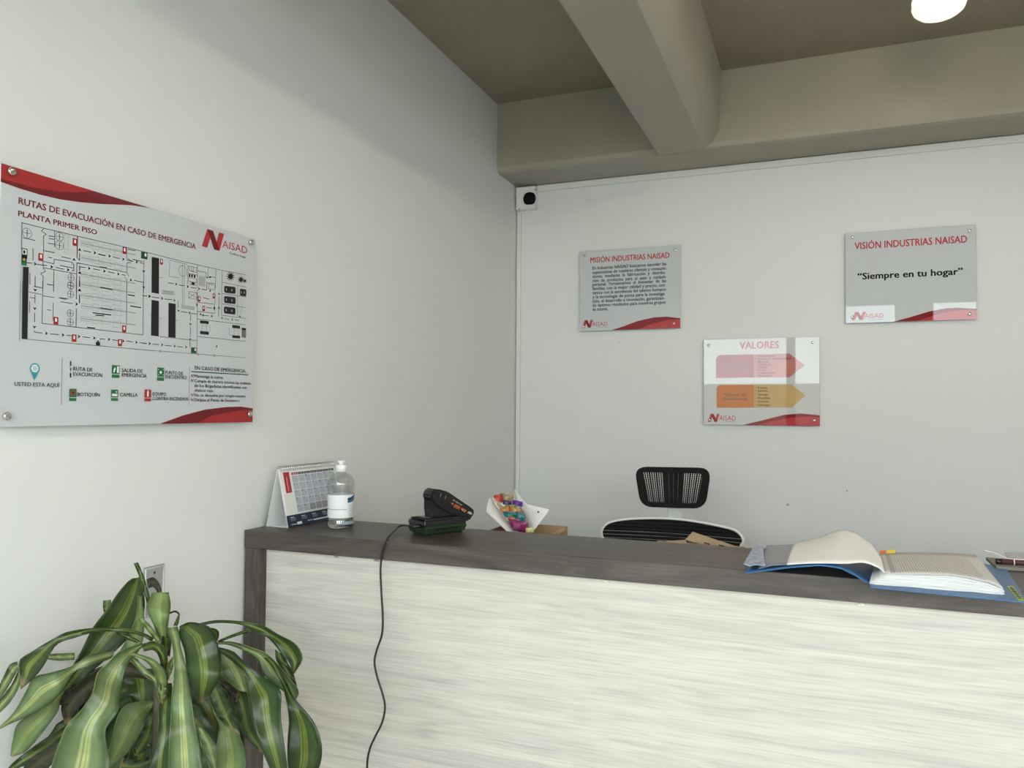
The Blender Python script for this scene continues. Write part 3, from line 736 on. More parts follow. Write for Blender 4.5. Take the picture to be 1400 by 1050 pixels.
# values
f6 = lambda x, y: (950 + x / 6.563, 440 + y / 6.563)
t, B, w, h = acrylic([f6(80, 165), f6(1115, 130), f6(1125, 932), f6(80, 925)], 'pale acrylic sign headed VALORES with red and orange arrow boxes', m_acrv)
waves(B, w, f6, ((430, 930), (600, 885), (800, 835), (950, 822), (1120, 838)), ((560, 926), (700, 890), (850, 862), (1000, 850), (1120, 858))).build('wave_graphic', t)
p = Print(B); p.text('VALORES', f6(400, 243), f6(755, 0)[0], 9.4, g_red, .02); p.build('title', t)
p = Print(B)
p.poly([f6(*q) for q in ((530, 293), (850, 285), (985, 388), (850, 498), (530, 500))], g_pink)
p.poly([f6(*q) for q in ((190, 335), (200, 312), (225, 298), (530, 293), (530, 500), (190, 503))], g_box, 1)
p.poly([f6(*q) for q in ((530, 565), (870, 562), (992, 662), (870, 770), (530, 770))], g_tan)
p.poly([f6(*q) for q in ((195, 600), (203, 578), (228, 566), (530, 565), (530, 770), (195, 772))], g_or, 1)
p.build('arrow_graphic', t)
p = Print(B)
for cap_ in ((('Valores de', 265, 450, 388), ('Competitividad', 215, 492, 424)), (('Valores de', 265, 455, 667), ('Convivencia', 250, 470, 702))):
    p = Print(B)
    for s_, x0, x1, y in cap_: p.text(s_, f6(x0, y), f6(x1, 0)[0], 3.9, g_grey, .012)
    p.build('arrow_caption', t)
for lst in ((('Conocimiento', 722, 316), ('Prevención y Bioseguridad', 860, 341), ('Eficiencia', 662, 367), ('Cobertura', 682, 392), ('Calidad', 645, 417), ('Precio', 632, 442), ('Cumplimiento', 715, 467), ('Innovación', 690, 492)),
            (('Respeto', 652, 599), ('Servicio', 655, 628), ('Sinergia', 658, 660), ('Disciplina', 676, 692), ('Armonía', 664, 723), ('Liderazgo', 676, 755))):
    p = Print(B)
    for s_, x1, y in lst: p.text(s_, f6(565, y), f6(x1, 0)[0], 2.9, g_black, .012); p.circle(f6(547, y - 8), .0016, g_black)
    p.build('value_list', t)
p = Print(B); logo_px(p, B, f6, ((118, 897), (222, 826)), ((218, 884), (368, 842)), ((275, 898), (365, 898))); p.build('logo', t)
backscrews(t, f6, ((125, 210), (1058, 185), (130, 880), (1070, 885)))

# vision
f7 = lambda x, y: (1140 + x / 6.176, 290 + y / 6.176)
t, B, w, h = acrylic([f7(100, 180), f7(1205, 105), f7(1200, 910), f7(97, 935)], 'grey acrylic sign headed VISIÓN with one short quoted line', m_acr)
waves(B, w, f7, ((500, 925), (650, 885), (800, 840), (950, 812), (1050, 808), (1200, 818)), ((700, 918), (850, 870), (980, 838), (1100, 828), (1200, 832))).build('wave_graphic', t)
p = Print(B); p.text('VISIÓN INDUSTRIAS NAISAD', f7(175, 316), f7(1127, 0)[0], 9.2, g_red, .02); p.build('title', t)
p = Print(B); p.text('“Siempre en tu hogar”', f7(200, 570), f7(1090, 0)[0], 8.6, g_black, .028); p.build('quotation', t)
p = Print(B); logo_px(p, B, f7, ((150, 912), (272, 842)), ((258, 895), (420, 853)), ((300, 910), (415, 910))); p.build('logo', t)
backscrews(t, f7, ((158, 213), (1147, 157), (155, 887), (1147, 860)))

#@@WALLBITS
# ------------------------------------------------------------------ small fixtures
sc_ = thing('security_camera', (.06, 0, 2.43), 'small white square security camera with black lens in the ceiling corner', 'camera')
MB().box(.008, .112, -.045, 0, 2.433, 2.548, bev=.006, seg=3).build('housing', m_white, sc_)
q = onY(724.5, 272, -.047)
b = MB(); b.lathe((q.x - .008, -.0452, q.z), [(.038, 0), (.038, .004), (.033, .008), (.024, .009)], 28, V((0, -1, 0))); b.build('lens_ring', m_white, sc_)
m_lens = mat('black_glass', (0.003, 0.003, 0.004), 0.12, spec=0.3)
b = MB(); pts = []
for k in range(32):
    an = 2 * math.pi * k / 32; cs, sn = math.cos(an), math.sin(an)
    rr = .031 / (abs(cs) ** 3.2 + abs(sn) ** 3.2) ** (1 / 3.2)
    pts.append(V((q.x + rr * cs, -.0455, q.z + rr * sn)))
b.prism(pts, (0, -.014, 0), bev=.004); b.build('lens', m_lens, sc_, smooth=math.radians(50))
for px, py in ((732.3, 259.4), (710, 286)):
    s_ = onY(px, py, -.0455); MB().lathe((s_.x, -.0451, s_.z), [(.0035, 0), (.003, .001)], 12, V((0, -1, 0))).build('screw', m_black, sc_)

a, b_ = onX(195.5, 776, 0), onX(223.5, 770, 0)
m_plate = mat('grey_metal_plate', (0.42, 0.43, 0.44), 0.35, metal=0.6, noise_amt=0.03)
wp = thing('wall_plate', (0, (a.y + b_.y) / 2, b_.z - .115), 'grey metal blanking plate on the left wall behind the plant', 'plate')
MB().box(.0, .004, a.y, b_.y, b_.z - .115, b_.z, bev=.0015).build('cover_plate', m_plate, wp)
rim = MB(); e = .004; ym0, ym1, zm0, zm1 = a.y + e, b_.y - e, b_.z - .115 + e, b_.z - e
rim.tube([(.0045, ym0, zm0), (.0045, ym1, zm0), (.0045, ym1, zm1), (.0045, ym0, zm1)], .0016, 6, closed=True); rim.build('rim', m_white, wp)
MB().lathe((.0041, (a.y + b_.y) / 2, b_.z - .016), [(.0032, 0), (.002, .0012)], 12, V((1, 0, 0))).build('screw', m_black, wp)

# ceiling lamps
m_led = mat('lit_led', (1, 1, 1), 0.5, emis=(1.0, 0.88, 0.72), estr=LAMP_POWER * 1.2)
m_led_added = mat('added_lamp_led', (1, 1, 1), 0.5, emis=(1.0, 0.86, 0.68), estr=LAMP_POWER * 14.0)
m_led3 = mat('clean_lit_led', (1, 1, 1), 0.5, emis=(1.0, 0.89, 0.74), estr=LAMP_POWER * 1.3)
m_cover = mat('clear_lamp_cover', (0.80, 0.76, 0.68), 0.12, spec=0.6)
m_cover.node_tree.nodes['Principled BSDF'].inputs['Alpha'].default_value = 0.22
def lamp(loc, label, m_led):
    x, y, zb_ = loc
    t = thing('ceiling_lamp', (x, y, CEIL), label, 'lamp', 'bulb lamps along the ceiling')
    MB().lathe((x, y, CEIL), [(.055, 0), (.055, -.012), (.030, -.02), (.030, -.045)], 24).build('lamp_base', m_white, t)
    MB().lathe((x, y, CEIL - .0452), [(.024, 0), (.040, -.02), (.072, -.055), (.079, -.075), (.079, -.088)], 28).build('lamp_body', m_white, t)
    L = MB()
    for k in range(5):
        an = 2 * math.pi * k / 5 + .5
        L.lathe((x + .042 * math.cos(an), y + .042 * math.sin(an), CEIL - .134), [(.024, 0), (.024, -.010), (.018, -.018), (0, -.021)], 12)
    L.lathe((x, y, CEIL - .134), [(.018, 0), (.018, -.012), (.010, -.018), (0, -.021)], 12)
    L.build('led_cluster', m_led, t)
    MB().lathe((x, y, CEIL - .1335), [(.080, 0), (.080, -.020), (.074, -.036), (.058, -.049), (.032, -.056), (0, -.058)], 32, cap=False).build('lamp_cover', m_cover, t)
lamp((1.80, -.88, 2.70), 'lit ceiling bulb lamp with clear cover beyond the cross beam', m_led)
lamp((1.48, -3.05, 2.70), 'lit ceiling bulb lamp above the viewer, nearer the windows', m_led3)
lamp((1.80, -2.0, 2.70), 'added lit bulb lamp out of view midway above the counter', m_led_added)  # unseen lamp added to warm the cross beam and left wall

#@@ONCOUNTER
# ------------------------------------------------------------------ desk calendar
k_navy = ink('navy_ink', (0.012, 0.022, 0.055)); k_cell = ink('pale_blue_grey_ink', (0.42, 0.46, 0.52)); k_cell2 = ink('mid_grey_ink', (0.27, 0.28, 0.32)); k_cream = ink('cream_ink', (0.74, 0.74, 0.68))
P0 = onZ(393.6, 722.3, ZT); P1 = onZ(470, 706.2, ZT)
along = (P1 - P0); along.z = 0; along.normalize()
back = V((-along.y, along.x, 0))
if back.x > 0: back = -back
CW = .25; DEP = .074
apex = P0 + back * (DEP * .5)
ridge_z = onD(0, 0, 1).z
# height of the ridge seen at pixel (384, 641)
d = ray(384.5, 642); tt = (apex.x - CAM.x) / d.x; HGT = (CAM + d * tt).z - ZT
cal = thing('desk_calendar', tuple(P0 + along * CW / 2 + back * DEP / 2), 'white spiral desk calendar with navy foot band standing beside the sanitizer bottle', 'calendar')
Z3 = V((0, 0, 1))
top = apex + Z3 * HGT
foot_b = P0 + back * DEP
def slab(a, b, t, name, m, par):
    """board from bottom edge start a to top edge start b, width along"""
    n = (b - a).cross(along).normalized()
    MBs = MB(); MBs.prism([a, a + along * CW, b + along * CW, b], n * t); return MBs.build(name, m, par)
Zu = Z3 * .0006
slab(P0 + Zu, top, .0012, 'front_board', m_white, cal)
slab(foot_b + Zu, top + back * .001, .0012, 'back_board', m_white, cal)
b = MB(); b.box(0, 1, 0, 1, 0, 1); 
b.bm.free(); b = MB(); b.prism([P0 + Z3 * .001, P0 + along * CW + Z3 * .001, foot_b + along * CW + Z3 * .001, foot_b + Z3 * .001], Z3 * .0012); b.build('base_board', m_white, cal)
nf = along.cross(top - P0).normalized()
if nf.x < 0: nf = -nf
upv = (top - P0).normalized(); SL = (top - P0).length
CBd = Board(None, along, upv, nf, P0 + nf * .0013)
# loose pages: a slightly shorter sheet block on the front
b = MB(); q0 = P0 + upv * (SL * .215) + nf * .0016
b.prism([q0 + along * .001, q0 + along * (CW - .001), P0 + along * (CW - .001) + upv * (SL * .985) + nf * .0016, P0 + along * .001 + upv * (SL * .985) + nf * .0016], nf * .0016); b.build('page_block', m_paper, cal)
CBd.O = P0 + nf * .0034
p = Print(CBd)
r_ = lambda u0, v0, u1, v1, m, l=0: p.polyuv([(u0 * CW, v0 * SL), (u1 * CW, v0 * SL), (u1 * CW, v1 * SL), (u0 * CW, v1 * SL)], m, l)
r_(.055, .585, .155, .945, k_bred)
p.textuv('CALENDARIO', .108 * CW, .108 * CW + .040, .61 * SL, .004, k_white, .012, 1, rot=math.pi / 2)
r_(.03, .225, .168, .565, k_cream)
for i in range(7):
    u0 = .19 + i * .113
    r_(u0, .885, u0 + .106, .925, k_bred if i == 0 else k_navy)
    p.textuv(('Domingo', 'Lunes', 'Martes', 'Miércoles', 'Jueves', 'Viernes', 'Sábado')[i], (u0 + .02) * CW, (u0 + .085) * CW, .894 * SL, .0030, k_white, .01, 1)
    for j in range(5):
        v1 = .872 - j * .128
        r_(u0, v1 - .120, u0 + .106, v1, k_cell2 if (j == 4 and i >= 2) else k_cell)
        n_ = j * 7 + i - 1
        if 1 <= n_ <= 28: p.textuv(str(n_), (u0 + .012) * CW, (u0 + .012 + (.018 if n_ < 10 else .034)) * CW, (v1 - .03) * SL, .0042, k_navy, .014, 1)
p.build('month_page', cal)
CBd.O = P0 + nf * .0016
p = Print(CBd)
r_(0, .004, 1, .205, k_navy)
for i in range(4):
    for j, l in enumerate((.06, .10, .085, .09)):
        u0 = .06 + i * .19; p.line([(u0 * CW, (.165 - j * .018) * SL), ((u0 + l) * CW, (.165 - j * .018) * SL)], .0016 if j == 0 else .0008, k_white if j == 0 else k_lgrey, px=False, lift=1)
p.line([(.06 * CW, .045 * SL), (.15 * CW, .045 * SL)], .0016, k_white, px=False, lift=1); r_(.16, .03, .24, .075, k_white, 1)
p.textuv('www.', .34 * CW, .44 * CW, .052 * SL, .0050, k_white, .014, 1)
p.line([(.45 * CW, .058 * SL), (.72 * CW, .058 * SL)], .0034, k_white, px=False, lift=1)
p.build('foot_band', cal)
nb = -V((nf.x, nf.y, 0)).normalized()
b = MB(); vb = (top - foot_b).normalized()
b.prism([foot_b + nb * .0006 + vb * .001, foot_b + along * CW + nb * .0006 + vb * .001, foot_b + along * CW + nb * .0006 + vb * SL * .2, foot_b + nb * .0006 + vb * SL * .2], nb * .0010); b.build('rear_band', k_navy, cal)
b = MB()
for i in range(30):
    u = (i + .7) / 30.6 * CW
    c = top + along * u + Z3 * .001
    b.tube([c + (back * math.cos(a) + Z3 * math.sin(a)) * .0080 + along * (a / 6.28 * .003) for a in [math.radians(x) for x in range(-60, 250, 31)]], 0.0010, 6)
b.build('wire_spiral', m_steel, cal)

# ------------------------------------------------------------------ sanitizer bottle
q1, q2 = onZ(446.5, 724, ZT), onZ(484.5, 724, ZT)
BC = (q1 + q2) / 2; BR_ = (q2 - q1).length / 2
BC = BC + V((ray(465, 720).x, ray(465, 720).y, 0)).normalized() * (BR_ * .80)
d = ray(466.5, 629.5); tt = ((BC - CAM).dot(V((d.x, d.y, 0))) / (d.x ** 2 + d.y ** 2)); BH = (CAM + d * tt).z - ZT
BC.z = ZT + .0006
bot = thing('sanitizer_bottle', tuple(BC), 'clear sanitizer bottle with white push-pull cap standing near the counter edge', 'bottle')
m_clearp = clear('clear_bottle_plastic', (0.86, 0.88, 0.87), gloss=0.26, rough=0.08)
m_gel = mat('clear_gel', (0.93, 0.95, 0.96), 0.03, ior=1.12, trans=1.0)
R0, H0 = BR_, BH
b = MB()
b.lathe(BC, [(0, 0), (R0 * .86, 0), (R0 * .97, H0 * .02), (R0, H0 * .06), (R0 * .985, H0 * .10), (R0 * .94, H0 * .125), (R0 * .95, H0 * .16), (R0 * .95, H0 * .60), (R0 * .99, H0 * .62), (R0 * .99, H0 * .66), (R0 * .93, H0 * .71), (R0 * .78, H0 * .765), (R0 * .55, H0 * .80), (R0 * .36, H0 * .815), (R0 * .34, H0 * .835)], 40, cap=False)
b.build('bottle_body', m_clearp, bot)
b = MB()
b.lathe(BC + V((0, 0, .001)), [(0, .001), (R0 * .82, .001), (R0 * .91, H0 * .03), (R0 * .93, H0 * .06), (R0 * .88, H0 * .125), (R0 * .90, H0 * .16), (R0 * .90, H0 * .275), (R0 * .88, H0 * .285), (0, H0 * .28)], 36, cap=False)
b.build('gel', m_gel, bot)
b = MB(); b.lathe(BC + V((0, 0, H0 * .832)), [(0, 0), (R0 * .40, 0), (R0 * .40, H0 * .095), (R0 * .36, H0 * .102), (R0 * .2, H0 * .104)], 30, cap=False); b.build('cap', m_white, bot)
b = MB(); b.lathe(BC + V((0, 0, H0 * .9365)), [(R0 * .17, 0), (R0 * .19, H0 * .025), (R0 * .27, H0 * .036), (R0 * .29, H0 * .048), (R0 * .24, H0 * .058), (R0 * .1, H0 * .0635), (0, H0 * .0635)], 24, cap=False); b.build('spout', m_white, bot)
# wrap-round label, seen edge-on at the right
vd = V((ray(465, 690).x, ray(465, 690).y, 0)).normalized(); rd = V((vd.y, -vd.x, 0))
def lab(a0, a1, z0, z1, m, name, r, n=40):
    rows = []
    for z in (z0, z1):
        rows.append([BC + (-vd * math.cos(t) + rd * math.sin(t)) * r + Z3 * z for t in [math.radians(a0 + (a1 - a0) * i / n) for i in range(n + 1)]])
    b = MB(); b.grid(rows); return b
m_lbl = mat('white_label', (0.74, 0.75, 0.76), 0.4); m_blue = mat('blue_label_ink', (0.03, 0.14, 0.30), 0.4); m_nvy = mat('navy_label_ink', (0.008, 0.02, 0.06), 0.4); m_gl = mat('grey_label_ink', (0.30, 0.36, 0.42), 0.4)
lb = lab(28, 388, H0 * .165, H0 * .50, m_lbl, 'label', R0 * .957).build('label', m_lbl, bot)
b = MB(); n_ = 14; rows = [[], [], []]
for i in range(n_ + 1):
    f_ = i / n_; t = math.radians(30 + 60 * f_); zz = H0 * (.395 + .055 * f_ ** 2)
    for k, zz_ in enumerate((zz - .002, zz + .006 + .004 * f_, zz + .011 + .004 * f_)): rows[k].append(BC + (-vd * math.cos(t) + rd * math.sin(t)) * (R0 * .960) + Z3 * zz_)
b.grid([rows[0], rows[1]]); b.mi = 1; b.grid([rows[1], rows[2]])
for k in range(7):
    z_ = H0 * (.19 + .026 * k); b.mi = 2
    b.grid([[BC + (-vd * math.cos(t) + rd * math.sin(t)) * (R0 * .960) + Z3 * (z_ + dz) for t in [math.radians(38 + 30 * i / 6) for i in range(7)]] for dz in (0, .0014)])
b.mi = 2
b.grid([[BC + (-vd * math.cos(t) + rd * math.sin(t)) * (R0 * .960) + Z3 * (H0 * .285 + dz) for t in [math.radians(-85 + 110 * i / 14) for i in range(15)]] for dz in (0, .0022)])
b.build('label_print', [m_blue, m_nvy, m_gl], bot)
b = lab(5, 80, H0 * .07, H0 * .115, m_gl, '', R0 * 1.003); b.build('batch_stamp', m_gl, bot)

# ------------------------------------------------------------------ battery charger with its cord
m_green = mat('dark_green_plastic', (0.016, 0.034, 0.013), 0.45)
m_blk2 = mat('black_charger_plastic', (0.010, 0.010, 0.011), 0.33)
A = onZ(580, 734.5, ZT); Bq = onZ(640, 727.5, ZT); Cq = onZ(556, 721.5, ZT)
ax = (Bq - A); LEN = ax.length; ax.normalize(); ay = V((-ax.y, ax.x, 0))
if ay.y < 0: ay = -ay
WID = .085
d = ray(581, 713); tt = (A.x - CAM.x) / d.x if abs(d.x) > .05 else 1
hz = 1.08 * ((CAM + d * ((A - CAM).dot(V((d.x, d.y, 0))) / (d.x ** 2 + d.y ** 2))).z - ZT)
ch = thing('battery_charger', tuple(A + ax * LEN / 2 + ay * WID / 2), 'black and dark green battery charger with a cord hanging down the counter front', 'charger')
def frustum(z0, z1, i0, i1, bev):
    b = MB(); a0, a1 = [], []
    for (x, y) in ((0, 0), (1, 0), (1, 1), (0, 1)):
        for lst, ins, z in ((a0, i0, z0), (a1, i1, z1)):
            lst.append(A + ax * (ins + x * (LEN - 2 * ins)) + ay * (ins + y * (WID - 2 * ins)) + Z3 * z)
    va = [b.bm.verts.new(q) for q in a0]; vb_ = [b.bm.verts.new(q) for q in a1]
    b.bm.faces.new(va[::-1]); b.bm.faces.new(vb_)
    for i in range(4): b.bm.faces.new((va[i], va[(i + 1) % 4], vb_[(i + 1) % 4], vb_[i]))
    bmesh.ops.bevel(b.bm, geom=b.bm.edges[:], offset=bev, segments=3, affect='EDGES')
    return b
GH = hz * .60
frustum(.0006, GH, .006, -.002, .006).build('lower_shell', m_green, ch, smooth=math.radians(40))
frustum(GH - .002, hz, -.001, .003, .0055).build('upper_shell', m_blk2, ch, smooth=math.radians(40))
b = MB()
for i in range(17):
    u = .25 + .5 * i / 16
    for s0 in (0,):
        b.obox(A + ax * (LEN * u) + ay * (.0045) + Z3 * (GH * .42), ax * .0009, ay * .002 + Z3 * -.001, Z3 * (GH * .26) + ay * -.0035)
b.build('vent_slots', m_blackm, ch)
for x, y in ((.15, .15), (.85, .15), (.85, .85), (.15, .85)):
    MB().lathe(A + ax * LEN * x + ay * WID * y, [(.007, .0002), (.007, .006)], 14).build('rubber_foot', m_blackm, ch)
m_scr = mat('grey_window', (0.16, 0.16, 0.15), 0.2)
b = MB(); b.obox(A + ax * LEN * .30 + ay * WID * .55 + Z3 * (hz + .0006), ax * LEN * .12, ay * WID * .22, Z3 * .0008, bev=.0006, seg=1); b.build('status_panel', m_scr, ch)
b = MB(); b.obox(A + ax * LEN * .22 + ay * WID * .52 + Z3 * (hz + .0004), ax * LEN * .20, ay * WID * .34, Z3 * .0003); b.build('panel_recess', m_blackm, ch)
# cord
cz = A + ay * (WID * .25) + Z3 * (GH * 1.0) - ax * .002
yc = YF - .006
pts = [cz - ax * -.004, cz - ax * .006]
for px, py, k in ((548, 718.5, .7), (539, 726, .4), (531, 734, .1)):
    q = onY(px, py, yc); qq = onZ(px, py, ZT + .004)
    z = max(q.z, ZT + .004); pts.append(onZ(px, py, ZT + .0045 + k * .012))
cpx = ((526, 745), (522.3, 757), (520.3, 779), (521.4, 810), (523.4, 844), (522, 868), (515, 889), (512, 906), (516, 926.5), (523.5, 950.5), (526.3, 967.7), (522.3, 988), (512, 1009), (505, 1026), (502, 1052))
for px, py in cpx: pts.append(onY(px, py, yc))
last = pts[-1]
pts += [last + V((.01, 0, -.12)), last + V((.03, -.01, -.30)), V((last.x + .06, yc - .02, .04)), V((last.x + .12, yc - .06, .004)), V((last.x + .5, yc - .10, .004))]
def smooth_pts(pts, n=5):
    out = []
    for i in range(len(pts) - 1):
        p0 = pts[max(i - 1, 0)]; p1 = pts[i]; p2 = pts[i + 1]; p3 = pts[min(i + 2, len(pts) - 1)]
        for k in range(n):
            t = k / n
            out.append(.5 * ((2 * p1) + (p2 - p0) * t + (2 * p0 - 5 * p1 + 4 * p2 - p3) * t * t + (3 * p1 - p0 - 3 * p2 + p3) * t ** 3))
    return out + [pts[-1]]
b = MB(); b.tube(smooth_pts([V(p) for p in pts]), .0026, 8); b.build('power_cord', m_black, ch)
b = MB(); b.tube([cz + ax * .003, cz - ax * .010, cz - ax * .020], [.006, .005, .0035], 10); b.build('cord_boot', m_black, ch)

# battery standing askew on the charger, profile drawn in the charger's long vertical plane
def onP(px, py, off):
    o = A + ay * off; d = ray(px, py); return CAM + d * ((o - CAM).dot(ay) / d.dot(ay))
zb8 = lambda x, y: (545 + x / 12.17, 660 + y / 12.17)
y_n = WID * .16
bt = thing('battery_pack', tuple(A + ax * LEN * .6 + ay * WID * .5 + Z3 * hz), 'black slanted tool battery with orange print plugged on top of the charger', 'battery')
prof = [zb8(*q) for q in ((590, 105), (690, 112), (830, 150), (1235, 425), (1280, 480), (1265, 520), (1185, 640), (1140, 632), (960, 535), (860, 470), (700, 440), (560, 300), (528, 225))]
b = MB(); b.prism([onP(x, y, y_n) for x, y in prof], ay * WID * .50, bev=.004, seg=2); b.build('battery_case', m_blk2, bt, smooth=math.radians(35))
prof = [zb8(*q) for q in ((540, 250), (700, 300), (760, 400), (880, 470), (1100, 610), (1150, 640), (1120, 655), (720, 560), (555, 515), (560, 430))]
b = MB(); pp = [onP(x, y, y_n + .008) for x, y in prof]
zmin = min(q.z for q in pp); lim = ZT + hz + .0015
b.prism([V((q.x, q.y, lim if y >= 515 else max(q.z, lim))) for q, (x, y) in zip(pp, ((540, 250), (700, 300), (760, 400), (880, 470), (1100, 610), (1150, 640), (1120, 655), (720, 560), (555, 515), (560, 430)))], ay * WID * .44, bev=.002, seg=1); b.build('mounting_rail', m_black, bt)
b = MB()
for q0, q1_ in (((712, 180), (690, 240)), ((790, 215), (770, 275))):
    b.tube([onP(*zb8(*q0), y_n - .001), onP(*zb8(*q1_), y_n - .001)], .0012, 6)
b.build('grip_ridges', m_scr, bt)
BB = Board(lambda x, y: onP(x, y, y_n), ax, Z3, -ay, A + ay * y_n)
k_orange = ink('orange_ink', (0.55, 0.10, 0.02))
p = Print(BB)
dr = V(BB.uv(*zb8(1130, 440)) + (0,)) - V(BB.uv(*zb8(900, 320)) + (0,)); ang = math.atan2(dr.y, dr.x)
for k, (x0, y0, x1, y1, w, m) in enumerate(((885, 345, 1130, 470, .0042, k_orange), (905, 285, 1050, 372, .0022, k_lgrey), (915, 395, 1010, 440, .0024, k_orange), (1040, 440, 1110, 495, .0014, k_white))):
    n_ = 9
    for i in range(n_):
        if (i * 7 + k) % 4 == 3: continue
        f0, f1 = i / n_, (i + .72) / n_
        p.line([zb8(x0 + (x1 - x0) * f0, y0 + (y1 - y0) * f0), zb8(x0 + (x1 - x0) * f1, y0 + (y1 - y0) * f1)], w, m)
u, v = BB.uv(*zb8(1222, 500))
p.textuv('18V', u, u + .0145, v, .0060, k_white, .03, 1, rot=ang + math.pi)
p.build('battery_print', bt)

#@@BINDER
# ------------------------------------------------------------------ open blue binder of forms
zr = lambda x, y: (1010 + x / 3.59, 710 + y / 3.59)
m_bl = mat('blue_plastic_cover', (0.035, 0.125, 0.29), 0.35); m_blg = mat('blue_grey_sheet', (0.21, 0.235, 0.28), 0.3, noise_amt=0.04); m_sleeve = mat('crinkled_clear_sleeve', (0.33, 0.40, 0.53), 0.2, noise_amt=0.35, noise_scale=90, bump=.8, bump_scale=110)
YFR, YBK = YF - .056, YB - .004
def lerp_path(pts, n):
    """resample a list of points to n points by arc length (pixels)"""
    L = [0]
    for a, b in zip(pts, pts[1:]): L.append(L[-1] + math.hypot(b[0] - a[0], b[1] - a[1]))
    out = []
    for i in range(n):
        t = L[-1] * i / (n - 1); k = 0
        while k < len(L) - 2 and L[k + 1] < t: k += 1
        f = (t - L[k]) / (L[k + 1] - L[k] or 1)
        out.append((pts[k][0] + (pts[k + 1][0] - pts[k][0]) * f, pts[k][1] + (pts[k + 1][1] - pts[k][1]) * f))
    return out
def loft(front, rear, yf, yr, nx=24, ny=10, f=zr, bow=0.0, uv=False, zmin=None):
    fa = [onY(*f(*q), yf) for q in lerp_path(front, nx)]
    ra = [onY(*f(*q), yr) for q in lerp_path(rear, nx)]
    rows = []
    for j in range(ny):
        t = j / (ny - 1)
        rows.append([a.lerp(b, t) + V((0, 0, bow * math.sin(math.pi * t))) for a, b in zip(fa, ra)])
    if zmin is not None:
        for r in rows:
            for q in r: q.z = max(q.z, zmin)
    m = MB(); m.grid(rows, uv); return m, rows
bi = thing('binder', tuple(V((1.53, -1.86, ZT))), 'open blue binder thick with printed forms lying on the counter top', 'binder')
# covers: left one arches up to the spine, right one lies flat
m, _ = loft(((30, 266), (240, 238), (400, 226), (500, 240), (590, 285), (640, 326), (648, 333)), ((72, 170), (270, 152), (420, 140), (520, 150), (610, 190), (668, 225), (690, 235)), YF - .042, YBK, zmin=ZT + .0015)
m.build('left_cover', m_bl, bi, thick=.0018)
q = [onZ(*zr(*c), ZT + .002) for c in ((648, 333), (1385, 402), (1700, 300), (1000, 200))]
yr_ = YBK - .01
c0 = onZ(*zr(648, 333), ZT + .002); c1 = onZ(*zr(1352, 402), ZT + .002)
y_f = max(c0.y, YF - .008)
c2 = onZ(*zr(1420, 408), ZT + .002); cx0, cx1 = c0.x, c2.x
b = MB(); b.prism([V((c0.x, c0.y, ZT + .0006)), V((c1.x, c1.y, ZT + .0006)), V((c2.x, c2.y, ZT + .0006)), V((c2.x + .03, yr_, ZT + .0006)), V((c0.x - .01, yr_, ZT + .0006))], (0, 0, .0024)); b.build('right_cover', m_bl, bi)
# grey-blue sheet and crinkled sleeve on the left
m, _ = loft(((95, 245), (160, 228), (240, 222), (330, 215)), ((135, 128), (190, 128), (275, 122), (340, 118)), YF - .030, YBK, nx=12, zmin=ZT + .004)
m.build('grey_sheet', m_blg, bi, thick=.0006)
m, _ = loft(((22, 228), (60, 231), (100, 235), (130, 236)), ((75, 132), (85, 131), (100, 131), (118, 131)), YF - .036, YBK, nx=20, ny=16, zmin=ZT + .0035)
for v in m.bm.verts: v.co.z += (noise.noise(v.co * 70) + .5) * .004
m.build('plastic_sleeve', m_sleeve, bi, thick=.0005)
# paper stack, sheet by sheet
import itertools
PX0 = onZ(*zr(640, 318), ZT + .004)
def sheetrow(t, k, y):
    pass
stack = MB(); NS = 13
xs_ = onY(*zr(655, 318), YFR).x; xe_ = onY(*zr(1298, 365), YFR).x
botf = [onY(*zr(*q), YFR) for q in lerp_path(((640, 312), (720, 322), (900, 337), (1100, 352), (1296, 372)), 22)]
topf = [onY(*zr(*q), YFR) for q in lerp_path(((716, 275), (800, 276), (900, 276), (1020, 278), (1120, 292), (1230, 315), (1300, 345)), 22)]
topr = [onY(*zr(*q), YBK) for q in lerp_path(((690, 172), (800, 168), (960, 168), (1060, 172), (1165, 181)), 22)]
rng = random.Random(3)
for k in range(NS):
    t = k / NS; rows = []
    jit = rng.uniform(-.004, .004); jx = rng.uniform(-.003, .003)
    for j in range(4):
        s_ = j / 3; r = []
        for a, b_, c in zip(botf, topf, topr):
            fr_ = a.lerp(b_, t); fr_ = V((fr_.x + jx, fr_.y + jit, max(fr_.z + .0009 * math.sin(fr_.x * 60 + k * 1.7), ZT + .0035)))
            rr_ = V((a.x * .35 + c.x * .65 + (c.x - a.x) * 0.2, YBK, ZT + .0035 + (c.z - ZT - .0035) * t))
            r.append(fr_.lerp(rr_, s_))
        rows.append(r)
    stack.grid(rows)
stack.build('paper_stack', m_paper, bi, thick=.0009)
